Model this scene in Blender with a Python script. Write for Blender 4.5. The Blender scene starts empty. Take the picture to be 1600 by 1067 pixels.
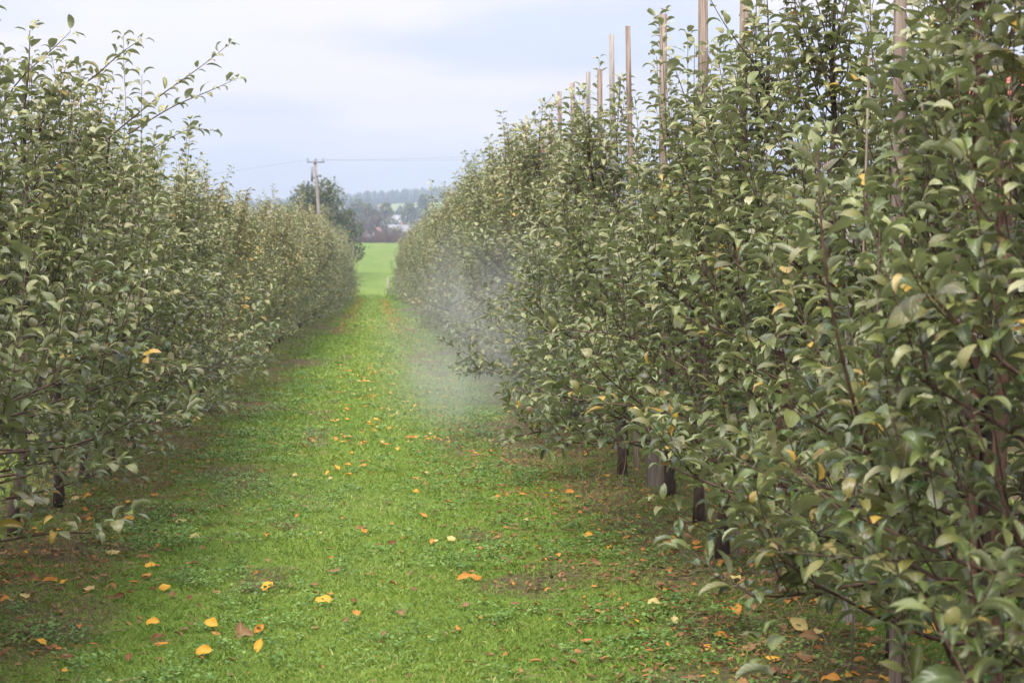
import bpy, math, random
import numpy as np
from mathutils import Matrix, Vector

SC = bpy.context.scene
COL = SC.collection
R = math.radians
rng = np.random.default_rng(7)
random.seed(7)

# ------------------------------------------------------------------ camera
FPX = 2900.0                       # focal length in pixels of the 1600 wide photograph
CAMZ = 1.5
PITCH, YAW = R(-2.14), R(-4.18)
cam_d = bpy.data.cameras.new("camera")
cam_d.sensor_width = 36.0
cam_d.lens = FPX / 1600.0 * 36.0
cam_d.clip_start = 0.1
cam_d.clip_end = 9000.0
cam_d.dof.use_dof = True
cam_d.dof.focus_distance = 9.5
cam_d.dof.aperture_fstop = 6.6
cam_d.dof.aperture_blades = 7
cam = bpy.data.objects.new("camera", cam_d)
COL.objects.link(cam)
cam.location = (0, 0, CAMZ)
cam.rotation_euler = (R(90) + PITCH, 0, YAW)
SC.camera = cam
CAM_M = np.array(Matrix.Rotation(YAW, 3, 'Z') @ Matrix.Rotation(R(90) + PITCH, 3, 'X'))


def at(px, py, Y):
    """the point at depth Y along the rows that the photograph shows at pixel (px, py)"""
    d = CAM_M @ np.array([(px - 800) / FPX, -(py - 533.5) / FPX, -1.0])
    return np.array([d[0] / d[1] * Y, Y, CAMZ + d[2] / d[1] * Y])


def on_ground(px, py, z=0.0):
    d = CAM_M @ np.array([(px - 800) / FPX, -(py - 533.5) / FPX, -1.0])
    k = (z - CAMZ) / d[2]
    return np.array([d[0] * k, d[1] * k, z])


def project(P):
    q = (P - np.array([0, 0, CAMZ])) @ CAM_M
    return 800 + FPX * q[:, 0] / -q[:, 2], 533.5 - FPX * q[:, 1] / -q[:, 2], -q[:, 2]


# ------------------------------------------------------------------ exposure, world, sun
SC.view_settings.view_transform = 'Standard'
SC.view_settings.look = 'None'
SC.view_settings.exposure = 0.83
SC.view_settings.gamma = 1.0
SC.view_settings.use_curve_mapping = False
SC.render.engine = 'CYCLES'
SC.cycles.use_denoising = True
SC.cycles.max_bounces = 7
SC.cycles.diffuse_bounces = 4
SC.cycles.glossy_bounces = 2
SC.cycles.transmission_bounces = 5
SC.cycles.volume_bounces = 1
SC.cycles.transparent_max_bounces = 8
SC.cycles.volume_step_rate = 1.0
SC.cycles.volume_max_steps = 64

SUN_EL, SUN_AZ = 54.0, 205.0       # high thin overcast, sun behind the camera's shoulder
W = bpy.data.worlds.new("World")
SC.world = W
W.use_nodes = True


def N(nt, kind, **kw):
    n = nt.nodes.new(kind)
    for k, v in kw.items():
        setattr(n, k, v)
    return n


def ramp(nt, stops, interp='LINEAR'):
    n = nt.nodes.new('ShaderNodeValToRGB')
    n.color_ramp.interpolation = interp
    e = n.color_ramp.elements
    while len(e) < len(stops):
        e.new(0.5)
    for el, (p, c) in zip(e, stops):
        el.position = p
        el.color = (*c, 1) if len(c) == 3 else c
    return n


def math_n(nt, op, a, b=None, clamp=False):
    n = N(nt, 'ShaderNodeMath', operation=op, use_clamp=clamp)
    for i, v in enumerate((a, b)):
        if v is None:
            continue
        if isinstance(v, (int, float)):
            n.inputs[i].default_value = v
        else:
            nt.links.new(v, n.inputs[i])
    return n.outputs[0]


def mix_c(nt, f, a, b, mode='MIX'):
    n = N(nt, 'ShaderNodeMix', data_type='RGBA', blend_type=mode)
    for s, v in ((n.inputs[0], f), (n.inputs[6], a), (n.inputs[7], b)):
        if isinstance(v, (int, float)):
            s.default_value = v
        elif isinstance(v, tuple):
            s.default_value = (*v, 1) if len(v) == 3 else v
        else:
            nt.links.new(v, s)
    return n.outputs[2]


def build_world():
    nt = W.node_tree
    nt.nodes.clear()
    out = N(nt, 'ShaderNodeOutputWorld')
    bg = N(nt, 'ShaderNodeBackground')
    sky = N(nt, 'ShaderNodeTexSky', sky_type='NISHITA')
    sky.sun_disc = False
    sky.sun_elevation = R(SUN_EL)
    sky.sun_rotation = R(SUN_AZ)
    sky.air_density = 1.2
    sky.dust_density = 2.0
    tc = N(nt, 'ShaderNodeTexCoord')
    sep = N(nt, 'ShaderNodeSeparateXYZ')
    nt.links.new(tc.outputs['Generated'], sep.inputs[0])
    mp = N(nt, 'ShaderNodeMapping')
    mp.inputs['Scale'].default_value = (2.3, 2.3, 9.0)
    mp.inputs['Location'].default_value = (0.35, 0.9, 0.55)
    mp.inputs['Rotation'].default_value = (0, R(7), 0)
    nt.links.new(tc.outputs['Generated'], mp.inputs[0])
    n1 = N(nt, 'ShaderNodeTexNoise')
    n1.inputs['Scale'].default_value = 1.15
    n1.inputs['Detail'].default_value = 5
    n1.inputs['Roughness'].default_value = 0.48
    n1.inputs['Distortion'].default_value = 0.25
    nt.links.new(mp.outputs[0], n1.inputs['Vector'])
    cover = ramp(nt, [(0.36, (0.75,) * 3), (0.56, (1.0,) * 3)], 'EASE')
    nt.links.new(n1.outputs[0], cover.inputs[0])
    # overcast luminance grows from the horizon to the zenith
    up = math_n(nt, 'MAXIMUM', sep.outputs[2], 0.0)
    lum = math_n(nt, 'ADD', math_n(nt, 'MULTIPLY', up, 1.50), 0.315)
    cl = N(nt, 'ShaderNodeCombineXYZ')
    nt.links.new(math_n(nt, 'MULTIPLY', lum, 8.8), cl.inputs[0])
    nt.links.new(math_n(nt, 'MULTIPLY', lum, 8.45), cl.inputs[1])
    nt.links.new(math_n(nt, 'MULTIPLY', lum, 9.2), cl.inputs[2])
    mp2 = N(nt, 'ShaderNodeMapping')
    mp2.inputs['Scale'].default_value = (3.6, 3.6, 17.0)
    mp2.inputs['Location'].default_value = (6.6, 6.1, 9.3)
    mp2.inputs['Rotation'].default_value = (0, R(-9), 0)
    nt.links.new(tc.outputs['Generated'], mp2.inputs[0])
    n2 = N(nt, 'ShaderNodeTexNoise')
    n2.inputs['Scale'].default_value = 1.3
    n2.inputs['Detail'].default_value = 4
    n2.inputs['Roughness'].default_value = 0.45
    nt.links.new(mp2.outputs[0], n2.inputs['Vector'])
    shade = ramp(nt, [(0.40, (0.78, 0.86, 0.97)), (0.49, (0.96, 0.96, 1.01)), (0.57, (1.18, 1.10, 1.10))])
    nt.links.new(n2.outputs[0], shade.inputs[0])
    clc = mix_c(nt, 1.0, cl.outputs[0], shade.outputs[0], 'MULTIPLY')
    c = mix_c(nt, cover.outputs[0], sky.outputs[0], clc)
    nt.links.new(c, bg.inputs[0])
    bg.inputs[1].default_value = 0.105
    nt.links.new(bg.outputs[0], out.inputs[0])


build_world()
sun_d = bpy.data.lights.new("sun", 'SUN')
sun_d.energy = 3.0
sun_d.angle = R(24)
sun_d.color = (1.0, 0.955, 0.88)
sun = bpy.data.objects.new("sun", sun_d)
COL.objects.link(sun)
# sun_rotation of the sky turns from +Y towards +X
az = R(SUN_AZ)
sdir = Vector((math.sin(az) * math.cos(R(SUN_EL)), math.cos(az) * math.cos(R(SUN_EL)), math.sin(R(SUN_EL))))
sun.rotation_euler = (-sdir).to_track_quat('-Z', 'Y').to_euler()
sun.location = (0, 0, 60)

# ------------------------------------------------------------------ helpers


def vnoise(x, y, scale, seed=0, octaves=3):
    """value noise in 0..1"""
    out = np.zeros(np.broadcast(x, y).shape)
    amp, tot = 1.0, 0.0
    for o in range(octaves):
        X, Y = np.asarray(x) / scale, np.asarray(y) / scale
        ix, iy = np.floor(X).astype(np.int64), np.floor(Y).astype(np.int64)
        fx, fy = X - ix, Y - iy
        fx, fy = fx * fx * (3 - 2 * fx), fy * fy * (3 - 2 * fy)

        def h(a, b):
            n = (a * 374761393 + b * 668265263 + (seed + o * 13) * 1442695041) & 0xffffffff
            n = ((n ^ (n >> 13)) * 1274126177) & 0xffffffff
            return ((n ^ (n >> 16)) & 0xffff) / 65535.0
        v = (h(ix, iy) * (1 - fx) + h(ix + 1, iy) * fx) * (1 - fy) + (h(ix, iy + 1) * (1 - fx) + h(ix + 1, iy + 1) * fx) * fy
        out = out + v * amp
        tot += amp
        amp *= 0.5
        scale = scale * 0.5
    return out / tot


def sstep(a, b, v):
    t = np.clip((v - a) / (b - a), 0, 1)
    return t * t * (3 - 2 * t)


class Acc:
    """collects vertices and polygons (all of one size per block) for one mesh"""

    def __init__(self):
        self.v, self.f, self.n = [], [], 0
        self.uv, self.tone, self.mi = [], [], []

    def add(self, v, f, uv=None, tone=None, mi=0):
        v = np.asarray(v, dtype=np.float32).reshape(-1, 3)
        f = np.asarray(f, dtype=np.int64)
        self.v.append(v)
        self.f.append(f + self.n)
        self.n += len(v)
        self.uv.append(np.zeros((len(v), 2), np.float32) if uv is None else np.asarray(uv, np.float32))
        t = np.zeros((len(v), 4), np.float32) if tone is None else np.asarray(tone, np.float32)
        if t.ndim == 1:
            t = np.tile(t, (len(v), 1))
        self.tone.append(t)
        self.mi.append(np.full(len(f), mi, np.int32))

    def box(self, c, s, rot=None, mi=0, tone=None):
        c, s = np.array(c, float), np.array(s, float) / 2
        v = np.array([(x, y, z) for x in (-1, 1) for y in (-1, 1) for z in (-1, 1)], float) * s
        if rot is not None:
            v = v @ np.array(rot).T
        self.add(v + c, [(0, 1, 3, 2), (4, 6, 7, 5), (0, 4, 5, 1), (2, 3, 7, 6), (0, 2, 6, 4), (1, 5, 7, 3)], mi=mi, tone=tone)

    def tube(self, P, rad, k=6, mi=0, cap=True, tone=None):
        P = np.asarray(P, float)
        n = len(P)
        rad = np.broadcast_to(np.asarray(rad, float), (n,))
        T = np.gradient(P, axis=0)
        T /= np.linalg.norm(T, axis=1)[:, None] + 1e-9
        ref = np.array([0.31, 0.95, 0.05]) if abs(T[0] @ np.array([0.31, 0.95, 0.05])) < 0.8 else np.array([1.0, 0, 0])
        A = np.cross(T, ref)
        A /= np.linalg.norm(A, axis=1)[:, None] + 1e-9
        B = np.cross(T, A)
        a = np.arange(k) / k * 2 * np.pi
        ring = A[:, None, :] * np.cos(a)[None, :, None] + B[:, None, :] * np.sin(a)[None, :, None]
        V = (P[:, None, :] + ring * rad[:, None, None]).reshape(-1, 3)
        i = np.arange(n - 1)[:, None] * k
        j = np.arange(k)[None, :]
        j2 = (j + 1) % k
        F = np.stack([i + j, i + j2, i + k + j2, i + k + j], -1).reshape(-1, 4)
        L = np.concatenate([[0], np.cumsum(np.linalg.norm(np.diff(P, axis=0), axis=1))])
        uv = np.stack([np.tile(a, n), np.repeat(L, k)], -1)
        self.add(V, F, uv=uv, mi=mi, tone=tone)
        if cap and k >= 3:
            base = self.n - len(V)
            self.f.append(np.array([list(range(base + (n - 1) * k, base + n * k))]))
            self.mi.append(np.full(1, mi, np.int32))
            self.f.append(np.array([list(range(base + k - 1, base - 1, -1))]))
            self.mi.append(np.full(1, mi, np.int32))

    def build(self, name, mats, parent=None, smooth=True):
        me = bpy.data.meshes.new(name)
        V = np.concatenate(self.v)
        me.vertices.add(len(V))
        me.vertices.foreach_set("co", V.ravel())
        loops = np.concatenate([f.ravel() for f in self.f]).astype(np.int32)
        sizes = np.concatenate([np.full(len(f), f.shape[1], np.int32) for f in self.f])
        starts = np.concatenate([[0], np.cumsum(sizes)[:-1]]).astype(np.int32)
        me.loops.add(len(loops))
        me.loops.foreach_set("vertex_index", loops)
        me.polygons.add(len(sizes))
        me.polygons.foreach_set("loop_start", starts)
        me.polygons.foreach_set("material_index", np.concatenate(self.mi))
        if smooth:
            me.polygons.foreach_set("use_smooth", np.ones(len(sizes), bool))
        uvl = me.uv_layers.new(name="UVMap")
        uvl.data.foreach_set("uv", np.concatenate(self.uv)[loops].ravel())
        at_ = me.attributes.new("tone", 'FLOAT_COLOR', 'POINT')
        at_.data.foreach_set("color", np.concatenate(self.tone).ravel())
        me.update(calc_edges=True)
        for m in (mats if isinstance(mats, (list, tuple)) else [mats]):
            me.materials.append(m)
        o = bpy.data.objects.new(name, me)
        COL.objects.link(o)
        if parent is not None:
            o.parent = parent
        return o


def tag(o, label=None, cat=None, group=None, kind=None):
    for k, v in (('label', label), ('category', cat), ('group', group), ('kind', kind)):
        if v:
            o[k] = v
    return o


def empty(name, loc, label, cat, group=None):
    o = bpy.data.objects.new(name, None)
    o.empty_display_size = 0.2
    COL.objects.link(o)
    o.location = loc
    return tag(o, label, cat, group)


def copy_tree(o, parent=None):
    c = o.copy()
    COL.objects.link(c)
    c.parent = parent
    for ch in o.children:
        copy_tree(ch, c)
    return c


def new_mat(name):
    m = bpy.data.materials.new(name)
    m.use_nodes = True
    nt = m.node_tree
    b = nt.nodes['Principled BSDF']
    return m, nt, b, nt.nodes['Material Output']


def simple_mat(name, c1, c2, scale=8, rough=0.8, bump=0.3, stretch=(1, 1, 1), detail=6):
    m, nt, b, out = new_mat(name)
    tc = N(nt, 'ShaderNodeTexCoord')
    mp = N(nt, 'ShaderNodeMapping')
    mp.inputs['Scale'].default_value = stretch
    nt.links.new(tc.outputs['Object'], mp.inputs[0])
    n = N(nt, 'ShaderNodeTexNoise')
    n.inputs['Scale'].default_value = scale
    n.inputs['Detail'].default_value = detail
    n.inputs['Roughness'].default_value = 0.65
    nt.links.new(mp.outputs[0], n.inputs['Vector'])
    rp = ramp(nt, [(0.32, c1), (0.68, c2)])
    nt.links.new(n.outputs[0], rp.inputs[0])
    nt.links.new(rp.outputs[0], b.inputs['Base Color'])
    b.inputs['Roughness'].default_value = rough
    b.inputs['Specular IOR Level'].default_value = 0.3
    if bump:
        bp = N(nt, 'ShaderNodeBump')
        bp.inputs['Strength'].default_value = bump
        bp.inputs['Distance'].default_value = 0.01
        nt.links.new(n.outputs[0], bp.inputs['Height'])
        nt.links.new(bp.outputs[0], b.inputs['Normal'])
    return m


# ------------------------------------------------------------------ materials
def leaf_mat(name, stops, back, yellow, rough=0.42, trans=0.22, spec=0.45):
    """tone: r = shade of green, g = how far turned yellow, b = brown edge"""
    m, nt, b, out = new_mat(name)
    at_ = N(nt, 'ShaderNodeAttribute', attribute_name="tone")
    sep = N(nt, 'ShaderNodeSeparateColor')
    nt.links.new(at_.outputs['Color'], sep.inputs[0])
    uv = N(nt, 'ShaderNodeUVMap')
    su = N(nt, 'ShaderNodeSeparateXYZ')
    nt.links.new(uv.outputs[0], su.inputs[0])
    rp = ramp(nt, stops)
    nt.links.new(sep.outputs[0], rp.inputs[0])
    col = mix_c(nt, sep.outputs[1], rp.outputs[0], yellow)
    # blotches where the leaf turns
    nz = N(nt, 'ShaderNodeTexNoise')
    nz.inputs['Scale'].default_value = 38
    nz.inputs['Detail'].default_value = 3
    tc = N(nt, 'ShaderNodeTexCoord')
    nt.links.new(tc.outputs['Object'], nz.inputs['Vector'])
    sh = ramp(nt, [(0.3, (0.72,) * 3), (0.7, (1.22,) * 3)])
    nt.links.new(nz.outputs[0], sh.inputs[0])
    col = mix_c(nt, 1.0, col, sh.outputs[0], 'MULTIPLY')
    blot = math_n(nt, 'MULTIPLY', math_n(nt, 'GREATER_THAN', nz.outputs[0], 0.56), sep.outputs[2])
    col = mix_c(nt, blot, col, (0.16, 0.062, 0.018))
    # midrib
    au = math_n(nt, 'ABSOLUTE', su.outputs[0])
    rib = math_n(nt, 'MULTIPLY', math_n(nt, 'LESS_THAN', au, 0.07), 0.45)
    col = mix_c(nt, rib, col, (0.26, 0.29, 0.13))
    geo = N(nt, 'ShaderNodeNewGeometry')
    bk = mix_c(nt, 0.75, col, back)
    col = mix_c(nt, geo.outputs['Backfacing'], col, bk)
    nt.links.new(col, b.inputs['Base Color'])
    b.inputs['Roughness'].default_value = rough
    b.inputs['Specular IOR Level'].default_value = spec
    # side veins
    v = math_n(nt, 'SINE', math_n(nt, 'MULTIPLY', math_n(nt, 'SUBTRACT', su.outputs[1], math_n(nt, 'MULTIPLY', au, 0.25)), 48.0))
    h = math_n(nt, 'ADD', math_n(nt, 'MULTIPLY', v, 0.5), math_n(nt, 'MULTIPLY', nz.outputs[0], 1.4))
    bp = N(nt, 'ShaderNodeBump')
    bp.inputs['Strength'].default_value = 0.35
    bp.inputs['Distance'].default_value = 0.0016
    nt.links.new(h, bp.inputs['Height'])
    nt.links.new(bp.outputs[0], b.inputs['Normal'])
    tr = N(nt, 'ShaderNodeBsdfTranslucent')
    tcol = mix_c(nt, 0.5, col, (0.20, 0.28, 0.04))
    nt.links.new(tcol, tr.inputs[0])
    mx = N(nt, 'ShaderNodeMixShader')
    mx.inputs[0].default_value = trans
    nt.links.new(b.outputs[0], mx.inputs[1])
    nt.links.new(tr.outputs[0], mx.inputs[2])
    nt.links.new(mx.outputs[0], out.inputs[0])
    return m


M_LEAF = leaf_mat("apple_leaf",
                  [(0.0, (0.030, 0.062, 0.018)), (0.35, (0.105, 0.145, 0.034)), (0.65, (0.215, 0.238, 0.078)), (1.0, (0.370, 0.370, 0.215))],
                  (0.31, 0.325, 0.21), (0.46, 0.29, 0.04), rough=0.36, trans=0.19, spec=0.65)
M_FAR = leaf_mat("distant_leaf",
                 [(0.0, (0.050, 0.066, 0.036)), (0.5, (0.088, 0.105, 0.050)), (1.0, (0.16, 0.155, 0.07))],
                 (0.10, 0.12, 0.08), (0.26, 0.17, 0.05), rough=0.7, trans=0.15, spec=0.2)
M_DEAD = leaf_mat("fallen_leaf",
                  [(0.0, (0.13, 0.035, 0.012)), (0.3, (0.22, 0.13, 0.06)), (0.55, (0.48, 0.185, 0.035)), (0.8, (0.66, 0.34, 0.020)), (1.0, (0.55, 0.46, 0.19))],
                  (0.45, 0.34, 0.14), (0.7, 0.45, 0.05), rough=0.6, trans=0.1, spec=0.2)
M_FOREST = leaf_mat("forest_crown",
                    [(0.0, (0.018, 0.032, 0.030)), (0.5, (0.034, 0.052, 0.044)), (1.0, (0.070, 0.078, 0.055))],
                    (0.05, 0.06, 0.05), (0.14, 0.10, 0.05), rough=0.8, trans=0.05, spec=0.1)
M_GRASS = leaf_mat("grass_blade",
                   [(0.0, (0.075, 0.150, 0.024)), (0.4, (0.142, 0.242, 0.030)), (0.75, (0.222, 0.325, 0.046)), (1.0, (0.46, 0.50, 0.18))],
                   (0.20, 0.32, 0.05), (0.42, 0.34, 0.12), rough=0.55, trans=0.32, spec=0.25)
M_CLOVER = leaf_mat("clover_leaf",
                    [(0.0, (0.060, 0.135, 0.028)), (0.5, (0.115, 0.225, 0.040)), (1.0, (0.21, 0.33, 0.08))],
                    (0.16, 0.26, 0.10), (0.40, 0.34, 0.08), rough=0.5, trans=0.25, spec=0.3)
M_BARK = simple_mat("apple_bark", (0.030, 0.020, 0.015), (0.115, 0.080, 0.062), 30, 0.75, 0.8, (1, 1, 0.35))
M_TWIG = simple_mat("apple_twig", (0.055, 0.026, 0.020), (0.165, 0.10, 0.08), 26, 0.55, 0.3)
M_STAKE = simple_mat("weathered_stake", (0.125, 0.088, 0.066), (0.36, 0.29, 0.235), 22, 0.85, 0.6, (3, 3, 0.16))
M_STAKER = simple_mat("brown_stake", (0.085, 0.045, 0.032), (0.26, 0.155, 0.11), 22, 0.85, 0.6, (3, 3, 0.16))
M_STAKEG = simple_mat("grey_stake", (0.17, 0.155, 0.14), (0.42, 0.39, 0.35), 14, 0.9, 0.6, (3, 3, 0.2))
M_TIE = simple_mat("pale_tie", (0.55, 0.55, 0.52), (0.75, 0.75, 0.72), 30, 0.5, 0)
M_POLE = simple_mat("utility_pole_wood", (0.20, 0.18, 0.155), (0.31, 0.28, 0.25), 6, 0.85, 0.4, (2, 2, 0.2))
M_METAL = simple_mat("dull_metal", (0.16, 0.17, 0.18), (0.25, 0.26, 0.27), 20, 0.5, 0)
M_WIRE = simple_mat("dark_wire", (0.10, 0.10, 0.10), (0.16, 0.16, 0.16), 20, 0.6, 0)
M_BROWN = simple_mat("dry_stem", (0.15, 0.085, 0.045), (0.34, 0.24, 0.14), 20, 0.85, 0)
M_BARE = simple_mat("bare_twigs", (0.085, 0.065, 0.070), (0.17, 0.14, 0.145), 2, 0.9, 0)
M_WALL = simple_mat("render_wall", (0.32, 0.30, 0.27), (0.46, 0.44, 0.40), 3, 0.9, 0.1)
M_BLUEWALL = simple_mat("blue_grey_wall", (0.20, 0.24, 0.29), (0.28, 0.32, 0.37), 3, 0.9, 0.1)
M_ROOF_W = simple_mat("pale_roof", (0.22, 0.22, 0.24), (0.36, 0.36, 0.37), 3, 0.7, 0.1)
M_ROOF_R = simple_mat("red_tile", (0.38, 0.13, 0.09), (0.52, 0.22, 0.15), 5, 0.7, 0.2)
M_ROOF_P = simple_mat("brown_roof", (0.26, 0.12, 0.09), (0.34, 0.18, 0.14), 3, 0.8, 0.1)
M_GLASS, _nt, _b, _o = new_mat("window_pane")
_b.inputs['Base Color'].default_value = (0.03, 0.035, 0.04, 1)
_b.inputs['Roughness'].default_value = 0.12


# ------------------------------------------------------------------ ground
ROW_R, ROW_L = 1.88, -2.0
ROW_R2, ROW_L2 = 5.8, -5.95
ROW_END = 107.0


def height(x, y):
    x, y = np.asarray(x, float), np.asarray(y, float)
    z = 0.030 * (vnoise(x, y, 1.3, 3) - 0.5) + 0.02 * (vnoise(x, y, 0.35, 5, 2) - 0.5)
    z = z * (1 - sstep(60, 110, y))
    # shallow wheel tracks and low banks under the rows
    for rx in (ROW_R, ROW_L):
        z = z + 0.045 * np.exp(-((x - rx) / 0.45) ** 2) * (1 - sstep(100, 112, y))
    z = z - 0.30 * sstep(108, 116, y)
    yk = [0, 116, 130, 180, 262, 300, 420, 600, 900, 1150, 1480, 1800, 2600, 4500]
    zk = [0, 0, 0.55, 2.4, 5.9, 5.6, 8.2, 14.5, 33.0, 42.0, 56.0, 50.0, 30.0, 20.0]
    z = z + np.interp(y, yk, zk)
    far = sstep(300, 1500, y)
    z = z + far * x * 0.085 * np.where(y < 1900, 1, 0.4)
    z = z + far * 9 * (vnoise(x, y, 420, 11) - 0.5)
    return z


def bare_mask(x, y):
    """how much soil and litter shows instead of grass (0..1)"""
    n1 = vnoise(x, y, 0.55, 21, 4)
    n2 = vnoise(x, y * 0.35, 0.9, 23, 3)
    strip = np.maximum(np.exp(-((x - ROW_R) / 0.62) ** 4), np.exp(-((x - ROW_L) / 0.78) ** 4))
    edge = np.maximum(np.exp(-((x - 1.05) / 0.5) ** 2) * 0.65, np.exp(-((x + 1.15) / 0.45) ** 2) * 0.7)
    track = 0.35 * np.exp(-((x + 0.55) / 0.16) ** 2) + 0.32 * np.exp(-((x - 0.62) / 0.2) ** 2)
    b = strip * (0.02 + 0.85 * n1) + edge * sstep(0.45, 0.72, n2) + track * sstep(0.5, 0.75, n1) * 1.6
    out = np.maximum(sstep(2.6, 3.4, np.abs(x)), 0) * 0.3
    b = np.maximum(b, out * (0.5 + n1) * 1.8)
    return np.clip(b, 0, 1) * (1 - sstep(107, 111, y))


def build_ground():
    near_x = np.arange(-4.0, 4.001, 0.075)
    side = 4 * (1.16 ** np.arange(1, 49))
    xs = np.concatenate([-side[::-1], near_x, side])
    ys = [-12.0, -6, -2, 1.0, 3.0]
    y = 4.0
    while y < 5000:
        ys.append(y)
        y += max(0.10, (y - 6) * 0.014)
    ys = np.array(ys)
    X, Y = np.meshgrid(xs, ys)
    Z = height(X, Y)
    nx, ny = len(xs), len(ys)
    i = np.arange(ny - 1)[:, None] * nx
    j = np.arange(nx - 1)[None, :]
    F = np.stack([i + j, i + j + 1, i + nx + j + 1, i + nx + j], -1).reshape(-1, 4)
    tone = np.zeros((ny, nx, 4), np.float32)
    tone[..., 0] = bare_mask(X, Y)
    tone[..., 1] = sstep(109, 124, Y + 8 * (vnoise(X, Y, 2.0, 51, 2) - 0.5)) * (1 - sstep(262, 275, Y))          # the sown field
    far = sstep(262, 280, Y)
    patch = ((X > 2) & (X < 60) & (Y > 760) & (Y < 1000))
    tone[..., 2] = far * np.where(patch, 0.15, 0.6 + 0.4 * (Y > 1040))
    tone[..., 3] = 1
    a = Acc()
    a.add(np.stack([X, Y, Z], -1), F, tone=tone.reshape(-1, 4))
    m, nt, b, out = new_mat("orchard_ground")
    at_ = N(nt, 'ShaderNodeAttribute', attribute_name="tone")
    sep = N(nt, 'ShaderNodeSeparateColor')
    nt.links.new(at_.outputs['Color'], sep.inputs[0])
    tc = N(nt, 'ShaderNodeTexCoord')

    def noise(scale, detail=6, rough=0.6, st=(1, 1, 1)):
        mp = N(nt, 'ShaderNodeMapping')
        mp.inputs['Scale'].default_value = st
        nt.links.new(tc.outputs['Object'], mp.inputs[0])
        n = N(nt, 'ShaderNodeTexNoise')
        n.inputs['Scale'].default_value = scale
        n.inputs['Detail'].default_value = detail
        n.inputs['Roughness'].default_value = rough
        nt.links.new(mp.outputs[0], n.inputs['Vector'])
        return n.outputs[0]
    g1 = ramp(nt, [(0.3, (0.080, 0.145, 0.020)), (0.5, (0.142, 0.216, 0.030)), (0.7, (0.208, 0.284, 0.042))])
    nt.links.new(noise(14, 8, 0.75), g1.inputs[0])
    g2 = ramp(nt, [(0.35, (0.80, 0.86, 0.9)), (0.65, (1.15, 1.08, 0.95))])
    nt.links.new(noise(0.9, 4, 0.6, (1, 0.5, 1)), g2.inputs[0])
    grass = mix_c(nt, 1.0, g1.outputs[0], g2.outputs[0], 'MULTIPLY')
    s1 = ramp(nt, [(0.30, (0.045, 0.030, 0.018)), (0.48, (0.115, 0.082, 0.048)), (0.62, (0.12, 0.13, 0.035)), (0.75, (0.21, 0.165, 0.10))])
    nt.links.new(noise(22, 9, 0.75), s1.inputs[0])
    bm = math_n(nt, 'SUBTRACT', math_n(nt, 'ADD', sep.outputs[0], noise(30, 5, 0.7)), 0.62)
    bm = math_n(nt, 'MULTIPLY', bm, 3.0, clamp=True)
    col = mix_c(nt, bm, grass, s1.outputs[0])
    f1 = ramp(nt, [(0.25, (0.080, 0.140, 0.016)), (0.75, (0.135, 0.190, 0.030))])
    nt.links.new(noise(0.35, 6, 0.6, (2.5, 0.35, 1)), f1.inputs[0])
    col = mix_c(nt, sep.outputs[1], col, f1.outputs[0])
    h1 = ramp(nt, [(0.0, (0.14, 0.19, 0.07)), (0.25, (0.13, 0.17, 0.065)), (0.5, (0.085, 0.085, 0.060)), (1.0, (0.045, 0.060, 0.042))])
    nt.links.new(math_n(nt, 'ADD', sep.outputs[2], math_n(nt, 'MULTIPLY', math_n(nt, 'SUBTRACT', noise(0.02, 4), 0.5), 0.2)), h1.inputs[0])
    col = mix_c(nt, math_n(nt, 'GREATER_THAN', sep.outputs[2], 0.05), col, h1.outputs[0])
    nt.links.new(col, b.inputs['Base Color'])
    b.inputs['Roughness'].default_value = 0.9
    b.inputs['Specular IOR Level'].default_value = 0.15
    bp = N(nt, 'ShaderNodeBump')
    bp.inputs['Strength'].default_value = 0.9
    bp.inputs['Distance'].default_value = 0.02
    nt.links.new(noise(45, 8, 0.8), bp.inputs['Height'])
    nt.links.new(bp.outputs[0], b.inputs['Normal'])
    tag(a.build('ground', m), 'mossy orchard ground rising into a green field and hills', kind='structure')


build_ground()

# ------------------------------------------------------------------ leaves


def leaf_template(rows, s_cols, serr=0.0, seed=0):
    """returns (t, s, face list) of a pointed oval leaf; t along the leaf, s across (-1..1)"""
    ts, ss = [0.0], [0.0]
    nr, nc = len(rows), len(s_cols)
    r_ = np.random.default_rng(seed)
    for q, t in enumerate(rows):
        for s in s_cols:
            k = 1.0
            if serr and abs(s) == 1:
                k += serr * (1 if q % 2 else -1) + r_.normal() * serr * 0.3
            ts.append(t)
            ss.append(s * k)
    ts.append(1.0)
    ss.append(0.0)
    quads, tris = [], []
    for j in range(nc - 1):
        tris.append((0, 1 + j + 1, 1 + j))
        b = 1 + (nr - 1) * nc
        tris.append((b + j, b + j + 1, len(ts) - 1))
    for i in range(nr - 1):
        for j in range(nc - 1):
            a = 1 + i * nc + j
            quads.append((a, a + 1, a + nc + 1, a + nc))
    return np.array(ts), np.array(ss), np.array(tris), np.array(quads)


TPL_LO = leaf_template([0.32, 0.72], [-1, 0, 1])
TPL_MID = leaf_template([0.18, 0.45, 0.75], [-1, 0, 1])
TPL_HI = leaf_template([0.07, 0.17, 0.28, 0.39, 0.5, 0.61, 0.72, 0.82, 0.92], [-1, -0.5, 0, 0.5, 1], 0.045, 1)
TPL_FLAT = leaf_template([0.5], [-1, 0, 1])


def width_at(t):
    return np.sin(np.pi * np.clip(t, 0, 1) ** 0.85) ** 0.75


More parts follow.
